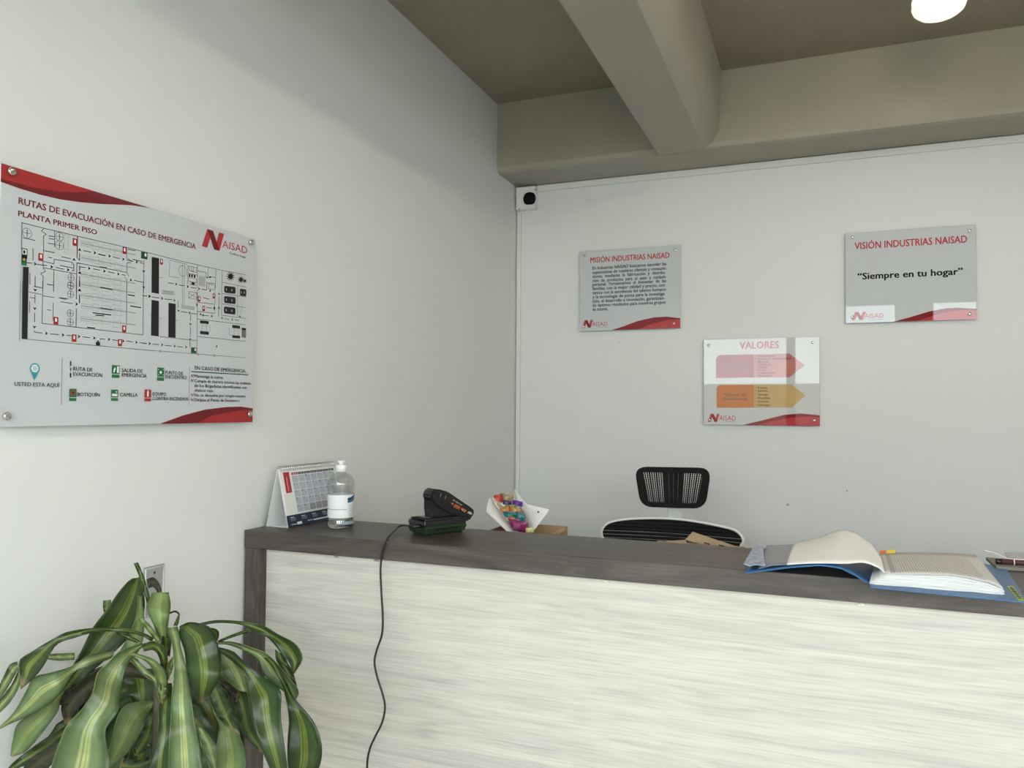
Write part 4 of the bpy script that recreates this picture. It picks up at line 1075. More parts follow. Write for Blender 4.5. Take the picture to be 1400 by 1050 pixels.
# printed top form
mf = bpy.data.materials.new('printed_form'); mf.use_nodes = True
n = mf.node_tree.nodes; l = mf.node_tree.links; bs = n['Principled BSDF']; bs.inputs['Roughness'].default_value = .8; bs.inputs['Specular IOR Level'].default_value = .15
uvn = n.new('ShaderNodeUVMap'); sp = n.new('ShaderNodeSeparateXYZ'); l.new(uvn.outputs[0], sp.inputs[0])
def mth(op, a, b=None):
    x = n.new('ShaderNodeMath'); x.operation = op
    for i, q in enumerate((a, b)):
        if q is None: continue
        if isinstance(q, (int, float)): x.inputs[i].default_value = q
        else: l.new(q, x.inputs[i])
    return x.outputs[0]
cols = mth('GREATER_THAN', mth('FRACT', mth('MULTIPLY', sp.outputs['X'], 42.0)), .58)
mpn = n.new('ShaderNodeMapping'); mpn.inputs['Scale'].default_value = (30, 60, 1); l.new(uvn.outputs[0], mpn.inputs[0])
wn = n.new('ShaderNodeTexNoise'); wn.inputs['Scale'].default_value = 1.3; wn.inputs['Detail'].default_value = 2; l.new(mpn.outputs[0], wn.inputs['Vector'])
words = mth('GREATER_THAN', wn.outputs['Fac'], .44)
inside = mth('MULTIPLY', mth('MULTIPLY', mth('GREATER_THAN', sp.outputs['X'], .05), mth('LESS_THAN', sp.outputs['X'], .86)), mth('MULTIPLY', mth('GREATER_THAN', sp.outputs['Y'], .06), mth('LESS_THAN', sp.outputs['Y'], .93)))
head = mth('MULTIPLY', mth('LESS_THAN', sp.outputs['X'], .10), mth('GREATER_THAN', sp.outputs['X'], .055))
fac = mth('MULTIPLY', mth('MAXIMUM', mth('MULTIPLY', cols, words), mth('MULTIPLY', head, .8)), inside)
mxn = n.new('ShaderNodeMix'); mxn.data_type = 'RGBA'; l.new(fac, mxn.inputs['Factor']); mxn.inputs[6].default_value = (.60, .595, .58, 1); mxn.inputs[7].default_value = (.35, .34, .32, 1)
l.new(mxn.outputs[2], bs.inputs['Base Color'])
m, _ = loft(((716, 273), (800, 274), (900, 274), (1020, 276), (1120, 290), (1230, 313), (1300, 343)), ((690, 170), (800, 166), (960, 166), (1060, 170), (1165, 179)), YFR - .001, YBK, nx=30, ny=8, uv=True)
for v in m.bm.verts: v.co.z += .0012
m.build('printed_form', mf, bi, thick=.0004)
# big white sheet curling over to the left from the spine
m, _ = loft(((235, 224), (330, 217), (430, 216), (530, 218), (600, 211), (640, 218), (690, 240), (718, 266)), ((275, 119), (340, 104), (400, 90), (450, 66), (490, 53), (530, 52), (570, 64), (620, 98), (650, 122), (690, 176)), YF - .040, YBK + .0, nx=36, ny=14, bow=.006)
m.build('curled_sheet', m_paper, bi, thick=.0005)
for px, c, nm in (((692, 722, 152, 168), (0.62, 0.13, 0.02), 'orange_flag'), ((728, 768, 148, 168), (0.72, 0.50, 0.03), 'yellow_flag')):
    x0, x1, y0_, y1_ = px
    f_ = [onY(*zr(x, y), YBK - .004) for x, y in ((x0, y1_), (x1, y1_), (x1, y0_), (x0, y0_ + 3))]
    b = MB(); b.prism(f_, (0, .0006, 0)); b.build('sticky_flag', mat(nm, c, .7), bi)['label'] = nm.replace('_', ' sticky ').replace('flag', 'page flag')
m_tag = mat('yellow_green_label', (0.34, 0.46, 0.05), 0.4)
lc = [onZ(*c, ZT + .0034) for c in ((1376.5, 801.4), (1384.8, 801.4), (1401, 821.5), (1393, 822))]
b = MB(); b.prism(lc, (0, 0, .0004)); b.build('green_label', m_tag, bi)
b = MB(); a_, c_ = (lc[0] + lc[1]) / 2, (lc[2] + lc[3]) / 2
for i in range(9):
    o_ = a_.lerp(c_, .12 + .8 * i / 9); w_ = (lc[1] - lc[0]) * (.24 + .12 * (i % 2))
    b.obox(o_ + Z3 * .0007, w_, (c_ - a_) * .022, Z3 * .00015)
b.build('label_marks', k_black, bi)

# pen tied with white string, notepad behind it
y_p = YB - .03
pn0 = onY(1361, 786.5, y_p); pn1 = onY(1405, 789, y_p)
dirp = V((1, .06, 0)).normalized(); pc = V((pn0.x, y_p, ZT + .016))
m_mar = mat('maroon_pen_barrel', (0.085, 0.035, 0.03), 0.3)
npd = thing('notepad', (pc.x + .10, YB - .03, ZT), 'grey brown notepad at the rear edge of the counter beside the binder', 'notepad')
m_kp = mat('grey_brown_cover', (0.20, 0.175, 0.145), 0.7); m_gp = mat('grey_page', (0.36, 0.37, 0.37), .7)
b = MB(); b.box(pc.x - .004, pc.x + .24, YB - .06, YB + .05, ZT + .0006, ZT + .0075, bev=.001, seg=1); b.build('cover', m_kp, npd)
b = MB(); qx = pc.x + .03
b.prism([V((qx, YB - .008, ZT + .008)), V((qx + .2, YB - .008, ZT + .008)), V((qx + .2, YB + .045, ZT + .026)), V((qx, YB + .045, ZT + .022))], (0, 0, .0012)); b.prism([V((qx, YB - .004, ZT + .0078)), V((qx + .2, YB - .004, ZT + .0078)), V((qx + .2, YB + .045, ZT + .0078)), V((qx, YB + .045, ZT + .0078))], (0, 0, .0005)); b.build('loose_page', m_gp, npd)
pen = thing('pen', tuple(pc + V((.06, 0, -.005))), 'maroon pen tied with white string resting on the notepad', 'pen')
rad = .0056; pc = V((pc.x, y_p, ZT + .0077 + rad))
b = MB(); b.tube([pc + dirp * .012, pc + dirp * .15], rad, 14); b.build('barrel', m_mar, pen)
b = MB(); b.tube([pc, pc + dirp * .002, pc + dirp * .0118], [rad * .7, rad * 1.05, rad * 1.05], 14); b.build('cap', m_black, pen)
s_ = pc + dirp * .034
b = MB(); b.tube([s_ + (V((0, 1, 0)) * math.cos(a) + Z3 * math.sin(a)) * (rad + .001) for a in [2 * math.pi * i / 16 for i in range(16)]], .0010, 6, closed=True)
b.tube(smooth_pts([s_ + Z3 * (rad + .001), s_ + V((-.012, .012, .006)), s_ + V((-.030, .022, .013)), s_ + V((-.05, .028, .017))]), .0009, 6)
b.tube(smooth_pts([s_ + Z3 * (rad + .001), s_ + V((.02, .004, .006)), s_ + V((.05, .012, .008)), s_ + V((.10, .008, .005))]), .0009, 6); b.build('string', m_white, pen)

#@@BEHIND
# ------------------------------------------------------------------ behind the counter
# office chair
YCH = -.72
zc_ = lambda x, y: (810 + x / 6.364, 620 + y / 6.364)
chx = onY(920, 700, YCH).x
oc = thing('office_chair', (chx, YCH - .2, 0), 'black mesh office chair with headrest and thin white back rim behind the counter', 'chair')
def rnd(pts, r, n=5):
    """round the corners of a polygon"""
    out = []
    k = len(pts)
    for i in range(k):
        p0, p1, p2 = V(pts[i - 1]), V(pts[i]), V(pts[(i + 1) % k])
        a = p1 + (p0 - p1).normalized() * r; c = p1 + (p2 - p1).normalized() * r
        for j in range(n + 1):
            t = j / n; out.append(a * (1 - t) ** 2 + p1 * 2 * t * (1 - t) + c * t * t)
    return out
o4 = [onY(*zc_(*q), YCH) for q in ((375, 113), (1038, 125), (985, 478), (430, 462))]
i4 = [onY(*zc_(*q), YCH) for q in ((430, 160), (965, 172), (915, 435), (480, 420))]
out_, in_ = rnd(o4, .045), rnd(i4, .016)
def bowy(v, amp=.018, c=chx, hw=.15):
    v = V(v); v.y += amp * (1 - ((v.x - c) / hw) ** 2) - amp; return v
b = MB(); k = len(out_)
fo = [b.bm.verts.new(bowy(q) + V((0, -.008, 0))) for q in out_]; fi = [b.bm.verts.new(bowy(q) + V((0, -.008, 0))) for q in in_]
bo = [b.bm.verts.new(bowy(q) + V((0, .008, 0))) for q in out_]; bi_ = [b.bm.verts.new(bowy(q) + V((0, .008, 0))) for q in in_]
for i in range(k):
    j = (i + 1) % k
    for q in ((fo[i], fo[j], fi[j], fi[i]), (bo[j], bo[i], bi_[i], bi_[j]), (fo[j], fo[i], bo[i], bo[j]), (fi[i], fi[j], bi_[j], bi_[i])): b.bm.faces.new(q)
b.build('headrest_frame', m_blackm, oc)
b = MB()
def edge_at(f):
    return i4[0].lerp(i4[1], f), i4[3].lerp(i4[2], f)
N_ = 27
for i in range(N_):
    f_ = (i + .5) / N_
    if .37 < f_ < .66: continue
    t_, l_ = edge_at(f_); hwid = .0022 if i % 3 else .0030
    b.prism([bowy(l_ + V((-hwid, 0, 0))), bowy(l_ + V((hwid, 0, 0))), bowy(t_ + V((hwid, 0, 0))), bowy(t_ + V((-hwid, 0, 0)))], (0, .002, 0))
for f0, f1 in ((.36, .44), (.443, .52), (.523, .60), (.603, .67)):
    (t0, l0), (t1_, l1) = edge_at(f0), edge_at(f1)
    b.prism([bowy(l0), bowy(l1), bowy(t1_), bowy(t0)], (0, .002, 0))
for g_ in range(14):
    f_ = (g_ + .5) / 14; a_, c_ = i4[0].lerp(i4[3], f_), i4[1].lerp(i4[2], f_)
    pth = [bowy(a_.lerp(c_, k_ / 10)) + V((0, .001, 0)) for k_ in range(11)]
    b.tube(pth, .0007, 4)
b.build('headrest_mesh', m_blackm, oc)
sz0, sz1 = onY(*zc_(712, 480), YCH).z + .004, onY(*zc_(712, 565), YCH).z
m_sil = mat('pale_grey_plastic', (0.55, 0.56, 0.55), 0.4)
sx0, sx1 = onY(*zc_(652, 520), YCH).x, onY(*zc_(776, 520), YCH).x
b = MB(); b.box(sx0, sx1, YCH + .004, YCH + .012, sz1 - .05, sz0 + .03, bev=.002); b.build('headrest_bracket', m_sil, oc)
# back: rim and mesh
arch = [onY(*zc_(*q), YCH) for q in ((112, 735), (97, 672), (130, 612), (200, 582), (330, 566), (560, 562), (760, 573), (960, 600), (1130, 630), (1245, 660), (1305, 710), (1318, 760), (1290, 820))]
low = [V((arch[-1].x - .02, YCH, .80)), V((arch[-1].x - .05, YCH, .62)), V((arch[-1].x - .12, YCH, .55)), V((arch[0].x + .12, YCH, .55)), V((arch[0].x + .05, YCH, .62)), V((arch[0].x + .02, YCH, .80))]
def bow2(v): return V((v.x, YCH - .03 * ((v.x - chx) / .26) ** 2, v.z))
loop = smooth_pts([bow2(v) for v in arch + low + arch[:1]], 4)[:-1]
b = MB(); b.tube(loop, .0048, 8, closed=True); b.build('back_rim', m_white, oc)
b = MB()
zt_ = max(v.z for v in loop); zz = .56
def xr(z):
    hits = []
    for p_, q_ in zip(loop, loop[1:] + loop[:1]):
        if (p_.z - z) * (q_.z - z) < 0: hits.append(p_.x + (q_.x - p_.x) * (z - p_.z) / (q_.z - p_.z))
    return (min(hits), max(hits)) if len(hits) >= 2 else None
step = .0135
while zz < zt_ - .004:
    gap = .0012 if zz < .955 else 0
    a_, c_ = xr(zz + .0004), xr(min(zz + step - gap, zt_ - .0015))
    if a_ and c_:
        n_ = 12; rows = []
        for (l_, h_), z_ in ((a_, zz), (c_, zz + step - gap)):
            rows.append([bow2(V((l_ + (h_ - l_) * i / n_, 0, min(z_, zt_ - .001)))) for i in range(n_ + 1)])
        b.grid(rows)
    zz += step
b.build('back_mesh', m_blackm, oc, thick=.002)
b = MB(); b.tube(smooth_pts([V((chx, YCH + .03, sz1 - .06)), V((chx, YCH + .035, .80)), V((chx, YCH + .03, .60)), V((chx, YCH - .05, .43)), V((chx, YCH - .2, .41))]), .02, 10); b.build('back_spine', m_white, oc)
b = MB(); b.box(chx - .24, chx + .24, YCH - .50, YCH - .03, .44, .50, bev=.025, seg=3); b.build('seat', m_blackm, oc)
b = MB(); b.lathe((chx, YCH - .24, .10), [(.03, 0), (.03, .18), (.022, .18), (.022, .34)], 20); b.build('gas_column', m_steel, oc)
for k in range(5):
    an = 2 * math.pi * k / 5 + .3; e = V((chx + .29 * math.cos(an), YCH - .24 + .29 * math.sin(an), .075))
    b = MB(); b.tube([V((chx, YCH - .24, .12)), e], [.025, .016], 8); b.build('leg', m_white, oc)
    b = MB(); b.lathe(e + V((-.012, 0, -.045)), [(.029, 0), (.029, .024)], 16, V((1, 0, 0))); b.build('caster', m_black, oc)

# carton of sweets in the corner of the desk
DT = .745
zx = lambda x, y: (640 + x / 9.333, 660 + y / 9.333)
yb0, yb1 = -1.56, -1.30
rt = onY(*zx(1268, 556), yb1); lt = onY(*zx(905, 540), yb1)
bx1 = rt.x; bz = rt.z; bx0 = onY(651, 722, yb0).x
cb = thing('cardboard_box', ((bx0 + bx1) / 2, (yb0 + yb1) / 2, DT), 'open brown cardboard box in the wall corner under the white paper tray', 'box')
b = MB(); w_ = .004
b.box(bx0, bx1, yb1 - w_, yb1, DT + .0005, bz); b.box(bx0, bx1, yb0, yb0 + w_, DT + .0005, bz - .035); b.box(bx0, bx0 + w_, yb0 + w_, yb1 - w_, DT + .0005, bz - .002); b.box(bx1 - w_, bx1, yb0 + w_, yb1 - w_, DT + .0005, bz - .012); b.box(bx0 + w_, bx1 - w_, yb0 + w_, yb1 - w_, DT + .0005, DT + w_)
b.build('carton_body', m_card, cb)
f_ = [onY(*zx(*q), yb1 - .012) for q in ((1065, 645), (1200, 578), (1240, 578), (1235, 660))]
b = MB(); b.prism(f_, (0, -.003, 0)); b.build('inner_flap', m_cardl, cb)
# white folded paper tray standing tilted in the box
ytr = -1.44
tray = thing('paper_tray', tuple(onY(*zx(600, 560), ytr)), 'folded white paper tray full of wrapped sweets standing in the cardboard box', 'tray')
L1 = [onY(*zx(*q), y) for q, y in (((285, 178), ytr + .03), ((335, 268), ytr + .01), ((470, 445), ytr - .01), ((590, 625), ytr - .02))]
L0 = [onY(*zx(*q), y) for q, y in (((262, 205), ytr - .01), ((238, 300), ytr - .05), ((235, 372), ytr - .06), ((500, 625), ytr - .075))]
b = MB(); b.grid([L0, [a.lerp(c, .5) + V((.004, -.006, 0)) for a, c in zip(L0, L1)], L1]); b.build('left_flap', m_paper, tray, thick=.0012)
C1 = [onY(*zx(*q), y) for q, y in (((590, 82), ytr + .115), ((640, 260), ytr + .10), ((680, 420), ytr + .08), ((720, 640), ytr + .06))]
Lb = [onY(*zx(*q), y) for q, y in (((350, 200), ytr + .05), ((400, 330), ytr + .04), ((500, 470), ytr + .03), ((600, 640), ytr + .02))]
b = MB(); b.grid([L1, Lb, C1]); b.build('tray_back', m_paper, tray, thick=.0012)
R1 = [onY(*zx(*q), y) for q, y in (((650, 140), ytr + .112), ((750, 275), ytr + .10), ((1035, 340), ytr + .065), ((1000, 400), ytr + .055), ((905, 520), ytr + .03), ((820, 640), ytr + .02))]
Cc = [onY(*zx(*q), y) for q, y in (((590, 82), ytr + .115), ((640, 250), ytr + .10), ((680, 420), ytr + .085), ((690, 480), ytr + .08), ((710, 560), ytr + .07), ((720, 640), ytr + .06))]
b = MB(); b.grid([Cc, [a.lerp(c, .5) + V((0, .006, 0)) for a, c in zip(Cc, R1)], R1]); b.build('right_flap', m_paper, tray, thick=.0012)
k_dot = MB(); q = onY(*zx(912, 365), ytr + .07); k_dot.lathe(q + V((0, -.012, 0)), [(.0030, 0), (.002, -.001)], 10, V((0, 1, 0))); k_dot.build('black_dot', m_black, tray)

def packet(name, c, w, h, col, col2, ang, label, y, tilt=-.5):
    """pillow pack with crimped ends"""
    x, yy = zx(*c); o = onY(x, yy, y)
    W2 = w / 9.333 / FPX * 2.55 / 2; H2 = h / 9.333 / FPX * 2.55 / 2
    rt_ = V((math.cos(ang), 0, math.sin(ang))); up_ = V((-math.sin(ang), tilt * .4, math.cos(ang))).normalized(); nn = rt_.cross(up_)
    t = thing('candy_packet', tuple(o), label, 'sweet', 'wrapped sweets in the white tray')
    def patch(u0, u1, k):
        rows = []
        for j in range(9):
            v = -1 + 2 * j / 8; r = []
            for i in range(13):
                u = u0 + (u1 - u0) * i / 12
                th = max(0, 1 - abs(u) ** 4) ** .6 * max(0, 1 - abs(v) ** 3) ** .6
                cr = .0016 * noise.noise(V((u * 3 + c[0], v * 3, c[1])))
                r.append(o + rt_ * (W2 * u) + up_ * (H2 * v * (1 + .05 * math.sin(u * 9))) + nn * (k * (th * .42 * min(W2, H2) + cr * th + .0002)))
            rows.append(r)
        return rows
    b = MB(); b.grid(patch(-1, 1, 1)); b.grid(patch(-1, 1, -1)[::-1]); b.build('wrapper', mat(name, col, .28, spec=.6, noise_amt=.25, noise_scale=60), t)
    b = MB()
    rows = [[v + nn * .0006 for v in r[:]] for r in patch(-.45, .35, 1)[2:7]]
    b.grid(rows); 
    rows = [[v - nn * .0006 for v in r[:]] for r in patch(-.45, .35, -1)[2:7]]
    b.grid(rows); b.build('wrapper_print', mat(name + '_print', col2, .3, spec=.6, noise_amt=.4, noise_scale=90), t)
    for s_ in (-1, 1):
        b = MB()
        for e_ in range(5):
            a0 = o + rt_ * (W2 * s_ * (1.0 + .02 * e_)) ; b.obox(a0 + rt_ * s_ * W2 * .03 * e_, rt_ * (W2 * .012), up_ * H2 * .95, nn * (.0004 + .0003 * (e_ % 2)))
        b.build('crimped_end', bpy.data.materials[name], t)
PK = [('red_wrap', (385, 205), 82, 110, (.50, .03, .03), (.58, .10, .05), .25, 'red wrapped sweet at the top left of the tray', .052),
      ('gold_wrap', (492, 190), 150, 88, (.30, .22, .12), (.42, .34, .20), -.15, 'brown and gold wrapped sweet at the top of the tray', .062),
      ('violet_wrap', (632, 262), 110, 66, (.12, .03, .30), (.20, .06, .40), -.15, 'purple wrapped sweet under the gold one', .066),
      ('indigo_wrap', (500, 255), 96, 50, (.06, .02, .14), (.25, .18, .30), -.1, 'dark purple wrapped sweet beside the red one', .050),
      ('cream_wrap', (425, 290), 90, 56, (.46, .42, .34), (.28, .30, .12), -.5, 'cream wrapped sweet against the left flap', .028),
      ('olive_wrap', (530, 315), 150, 66, (.16, .24, .05), (.45, .22, .06), .1, 'green wrapped sweet in the middle of the tray', .040),
      ('orange_wrap', (470, 350), 104, 72, (.52, .20, .05), (.40, .32, .12), .3, 'orange wrapped sweet left of its pair in the middle', .020),
      ('amber_wrap', (600, 350), 140, 66, (.54, .24, .08), (.55, .42, .20), -.25, 'amber wrapped sweet right of the orange one', .036),
      ('grey_wrap', (668, 390), 70, 130, (.20, .20, .22), (.30, .28, .30), .5, 'grey wrapped sweet against the right flap', .056),
      ('teal_wrap', (540, 412), 150, 70, (.01, .15, .18), (.03, .28, .25), -.1, 'teal wrapped sweet under the orange pair', .008),
      ('bluegreen_wrap', (660, 430), 120, 76, (.02, .20, .22), (.22, .34, .36), -.55, 'blue green wrapped sweet with a pointed end at right', .034),
      ('tangerine_wrap', (562, 465), 84, 66, (.50, .16, .06), (.55, .40, .35), -.4, 'tangerine wrapped sweet above the magenta packet', -.004),
      ('magenta_wrap', (640, 550), 210, 140, (.22, .02, .10), (.36, .08, .20), -.15, 'large magenta packet at the bottom of the tray', -.012),
      ('yellow_wrap', (785, 606), 84, 58, (.80, .70, .28), (.85, .80, .50), .1, 'pale yellow sweet at the bottom right of the tray', -.012)]
for nm, c, w_, h_, c1_, c2_, an, lb_, dy in PK: packet(nm, c, w_, h_, c1_, c2_, an, lb_, ytr + dy)

# kraft carton with a raised flap in front of the chair
yk = -1.44
fl = [onY(*zc_(*q), yk) for q in ((870, 682), (1260, 812), (1200, 850), (805, 752))]
kx0, kx1 = fl[3].x - .10, fl[1].x + .01
kb = thing('kraft_carton', ((kx0 + kx1) / 2, yk, DT), 'light brown carton with one raised flap in front of the chair back', 'box')
kz = min(q.z for q in fl) - .004
b = MB(); b.box(kx0, kx1, yk - .12, yk - .116, DT + .0005, kz); b.box(kx0, kx1, yk + .11, yk + .114, DT + .0005, kz); b.box(kx0, kx0 + .004, yk - .116, yk + .11, DT + .0005, kz); b.box(kx1 - .004, kx1, yk - .116, yk + .11, DT + .0005, kz); b.box(kx0 + .004, kx1 - .004, yk - .116, yk + .11, DT + .0005, DT + .004)
b.build('carton_body', m_cardl, kb)
b = MB(); base0, base1 = V((fl[3].x, yk + .112, kz)), V((kx1, yk + .112, kz))
b.prism([fl[3], fl[0], fl[1], fl[2]], (0, .003, 0)); b.build('raised_flap', m_cardl, kb)
f2 = [onY(*zc_(*q), yk - .03) for q in ((570, 768), (805, 752), (830, 790), (600, 790))]
b = MB(); b.prism(f2, (0, .003, 0)); b.build('folded_flap', m_cardl, kb)
b = MB()
for x, y in ((985, 780), (1010, 788), (1110, 800), (1135, 804)):
    q = onY(*zc_(x, y), yk - .0008); b.obox(q, V((.0036, 0, -.001)), V((0, .0004, 0)), V((.0004, 0, .0018)))
b.build('printed_marks', m_black, kb)

#@@PLANT
# ------------------------------------------------------------------ striped dracaena
def leafmat(name, edge, mid, stripe, rough=.34):
    m = bpy.data.materials.new(name); m.use_nodes = True
    n = m.node_tree.nodes; l = m.node_tree.links; b = n['Principled BSDF']
    uvn = n.new('ShaderNodeUVMap'); sp = n.new('ShaderNodeSeparateXYZ'); l.new(uvn.outputs[0], sp.inputs[0])
    mp = n.new('ShaderNodeMapping'); mp.inputs['Scale'].default_value = (26, 1.2, 1); l.new(uvn.outputs[0], mp.inputs[0])
    nz = n.new('ShaderNodeTexNoise'); nz.inputs['Scale'].default_value = 1; nz.inputs['Detail'].default_value = 3; l.new(mp.outputs[0], nz.inputs['Vector'])
    ma = n.new('ShaderNodeMath'); ma.operation = 'MULTIPLY_ADD'; ma.inputs[1].default_value = .09; l.new(nz.outputs['Fac'], ma.inputs[0])
    mb = n.new('ShaderNodeMath'); mb.operation = 'SUBTRACT'; mb.inputs[1].default_value = .045; l.new(sp.outputs['X'], mb.inputs[0]); l.new(mb.outputs[0], ma.inputs[2])
    r = n.new('ShaderNodeValToRGB'); e = r.color_ramp.elements
    e[0].position = 0; e[0].color = (*[c * .8 for c in stripe], 1)
    e[1].position = 1; e[1].color = (*edge, 1)
    pale = [a * .62 + b_ * .38 for a, b_ in zip(mid, stripe)]
    for p_, c in ((.02, edge), (.05, edge), (.28, mid), (.36, mid), (.385, pale), (.42, stripe), (.44, pale), (.475, mid), (.495, stripe), (.515, stripe), (.53, pale), (.57, stripe), (.60, pale), (.63, mid), (.75, mid), (.95, edge)):
        x = e.new(p_); x.color = (*c, 1)
    l.new(ma.outputs[0], r.inputs[0])
    n2 = n.new('ShaderNodeTexNoise'); n2.inputs['Scale'].default_value = 30; n2.inputs['Detail'].default_value = 4
    t = n.new('ShaderNodeTexCoord'); l.new(t.outputs['Object'], n2.inputs['Vector'])
    r2 = n.new('ShaderNodeValToRGB'); r2.color_ramp.elements[0].position = .3; r2.color_ramp.elements[0].color = (.75, .75, .75, 1); r2.color_ramp.elements[1].position = .7; r2.color_ramp.elements[1].color = (1.15, 1.15, 1.15, 1)
    l.new(n2.outputs['Fac'], r2.inputs[0])
    mx = n.new('ShaderNodeMix'); mx.data_type = 'RGBA'; mx.blend_type = 'MULTIPLY'; mx.inputs['Factor'].default_value = 1
    l.new(r.outputs[0], mx.inputs[6]); l.new(r2.outputs[0], mx.inputs[7])
    # dry brown tip and nibbled margins
    n4 = n.new('ShaderNodeTexNoise'); n4.inputs['Scale'].default_value = 22; l.new(t.outputs['Object'], n4.inputs['Vector'])
    ab = n.new('ShaderNodeMath'); ab.operation = 'MULTIPLY_ADD'; ab.inputs[1].default_value = .22; l.new(n4.outputs['Fac'], ab.inputs[0]); l.new(sp.outputs['Y'], ab.inputs[2])
    r4 = n.new('ShaderNodeValToRGB'); r4.color_ramp.elements[0].position = 1.03 / 1.2; r4.color_ramp.elements[1].position = 1.10 / 1.2
    dv = n.new('ShaderNodeMath'); dv.operation = 'DIVIDE'; dv.inputs[1].default_value = 1.2; l.new(ab.outputs[0], dv.inputs[0]); l.new(dv.outputs[0], r4.inputs[0])
    m4 = n.new('ShaderNodeMix'); m4.data_type = 'RGBA'; l.new(r4.outputs[0], m4.inputs['Factor']); l.new(mx.outputs[2], m4.inputs[6]); m4.inputs[7].default_value = (.20, .14, .06, 1)
    l.new(m4.outputs[2], b.inputs['Base Color'])
    b.inputs['Roughness'].default_value = rough
    b.inputs['Specular IOR Level'].default_value = .38
    bp = n.new('ShaderNodeBump'); bp.inputs['Strength'].default_value = .25; bp.inputs['Distance'].default_value = .001
    l.new(nz.outputs['Fac'], bp.inputs['Height']); l.new(bp.outputs[0], b.inputs['Normal'])
    return m
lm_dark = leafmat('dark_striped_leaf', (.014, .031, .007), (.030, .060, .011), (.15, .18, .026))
lm_mid = leafmat('mid_green_leaf', (.042, .080, .022), (.120, .170, .066), (.33, .36, .13))  # natural stripes, with highlights of the broad leaves painted into the pale band
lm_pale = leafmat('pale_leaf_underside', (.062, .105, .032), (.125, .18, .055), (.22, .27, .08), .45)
lm_old = leafmat('dry_leaf', (.020, .022, .010), (.036, .036, .017), (.085, .070, .034), .6)
PC = onD(220, 935, 1.42)
pl = thing('potted_dracaena', (PC.x, PC.y, 0), 'large potted dracaena with drooping yellow striped leaves beside the counter', 'plant')
def leaf(pts, wid, m, base=1.42, fold=.25, wave=.006, face=None, tw=0.0, name='leaf'):
    """pts: (px, py, depth) along the midrib; wid: half-width pixels along it"""
    P_ = smooth_pts([onD(x, y, dd) for x, y, dd in pts], 7); n_ = len(P_)
    ws = []
    for i in range(n_):
        t = i / (n_ - 1) * (len(wid) - 1); k = min(int(t), len(wid) - 2); f = t - k
        f = f * f * (3 - 2 * f)
        ws.append((wid[k] * (1 - f) + wid[k + 1] * f) / FPX * (P_[i] - CAM).dot(_f))
    for q in P_: q.x = max(q.x, .05)
    rows = []; seed = rng.random() * 50
    for i, p_ in enumerate(P_):
        t = (P_[min(i + 1, n_ - 1)] - P_[max(i - 1, 0)]).normalized()
        view = (p_ - CAM).normalized()
        side = t.cross(view)
        if side.length < .05: side = R_.copy()
        side.normalize()
        a = tw * (i / n_) + .75 * noise.noise(V((seed, i * .13, 0)))
        side = (side * math.cos(a) + view * math.sin(a)).normalized()
        nrm = t.cross(side).normalized()
        r = []
        for j in range(9):
            s_ = -1 + 2 * j / 8
            ed = abs(s_)
            wv = wave * ed * ed * (math.sin(i * .75 + seed + (2.1 if s_ < 0 else 0)) + .8 * math.sin(i * .33 + seed * 3 + s_)) * (ws[i] / .03)
            wv += .10 * ws[i] * noise.noise(V((seed, i * .3, s_ * 1.5)))
            cup = fold * ws[i] * (ed ** 1.3)
            wj = 1 + .14 * noise.noise(V((seed + 9, i * .45, 2 if s_ > 0 else -2)))
            r.append(p_ + side * (ws[i] * s_ * wj) + nrm * (cup * (1 if nrm.dot(view) < 0 else -1) * 1.0) + nrm * wv)
        rows.append(r)
    for r in rows:
        for q in r: q.x = max(q.x, .012)
    b = MB(); b.grid(rows, uv=True)
    return b.build(name, m, pl, thick=.0008, normals=False)
D = 1.42
zp = lambda q: (q[0] / 3.0435, 750 + q[1] / 3.0435)
def leaf2(L, Rr, dep, m, fold=.25, tilt=0.0, wave=.004, n=30):
    """leaf spanned between two traced margins; dep: distance along it; fold > 0 keels the midrib away from the viewer"""
    def curve(pts):
        q = smooth_pts([V((*zp(p), 0)) for p in pts], 6)
        return lerp_path([(v.x, v.y) for v in q], n)
    la, ra = curve(L), curve(Rr)
    seed = rng.random() * 40; rows = []
    for i in range(n):
        t = i / (n - 1); k = min(int(t * (len(dep) - 1)), len(dep) - 2); f = t * (len(dep) - 1) - k; f = f * f * (3 - 2 * f)
        d0 = dep[k] * (1 - f) + dep[k + 1] * f
        w = math.hypot(la[i][0] - ra[i][0], la[i][1] - ra[i][1]) / FPX * d0 / 2
        r = []
        for j in range(11):
            s_ = -1 + j / 5
            x = la[i][0] + (ra[i][0] - la[i][0]) * (s_ + 1) / 2; y = la[i][1] + (ra[i][1] - la[i][1]) * (s_ + 1) / 2
            dd = d0 + fold * w * (1 - abs(s_) ** 1.4) + tilt * w * s_ + wave * abs(s_) ** 1.5 * math.sin(i * .55 + seed + (2 if s_ > 0 else 0)) + .12 * w * noise.noise(V((seed, i * .22, s_ * 1.6)))
            p = onD(x, y, dd); p.x = max(p.x, .012); r.append(p)
        rows.append(r)
    b = MB(); b.grid(rows, uv=True)
    return b.build('leaf', m, pl, thick=.0008, normals=False)
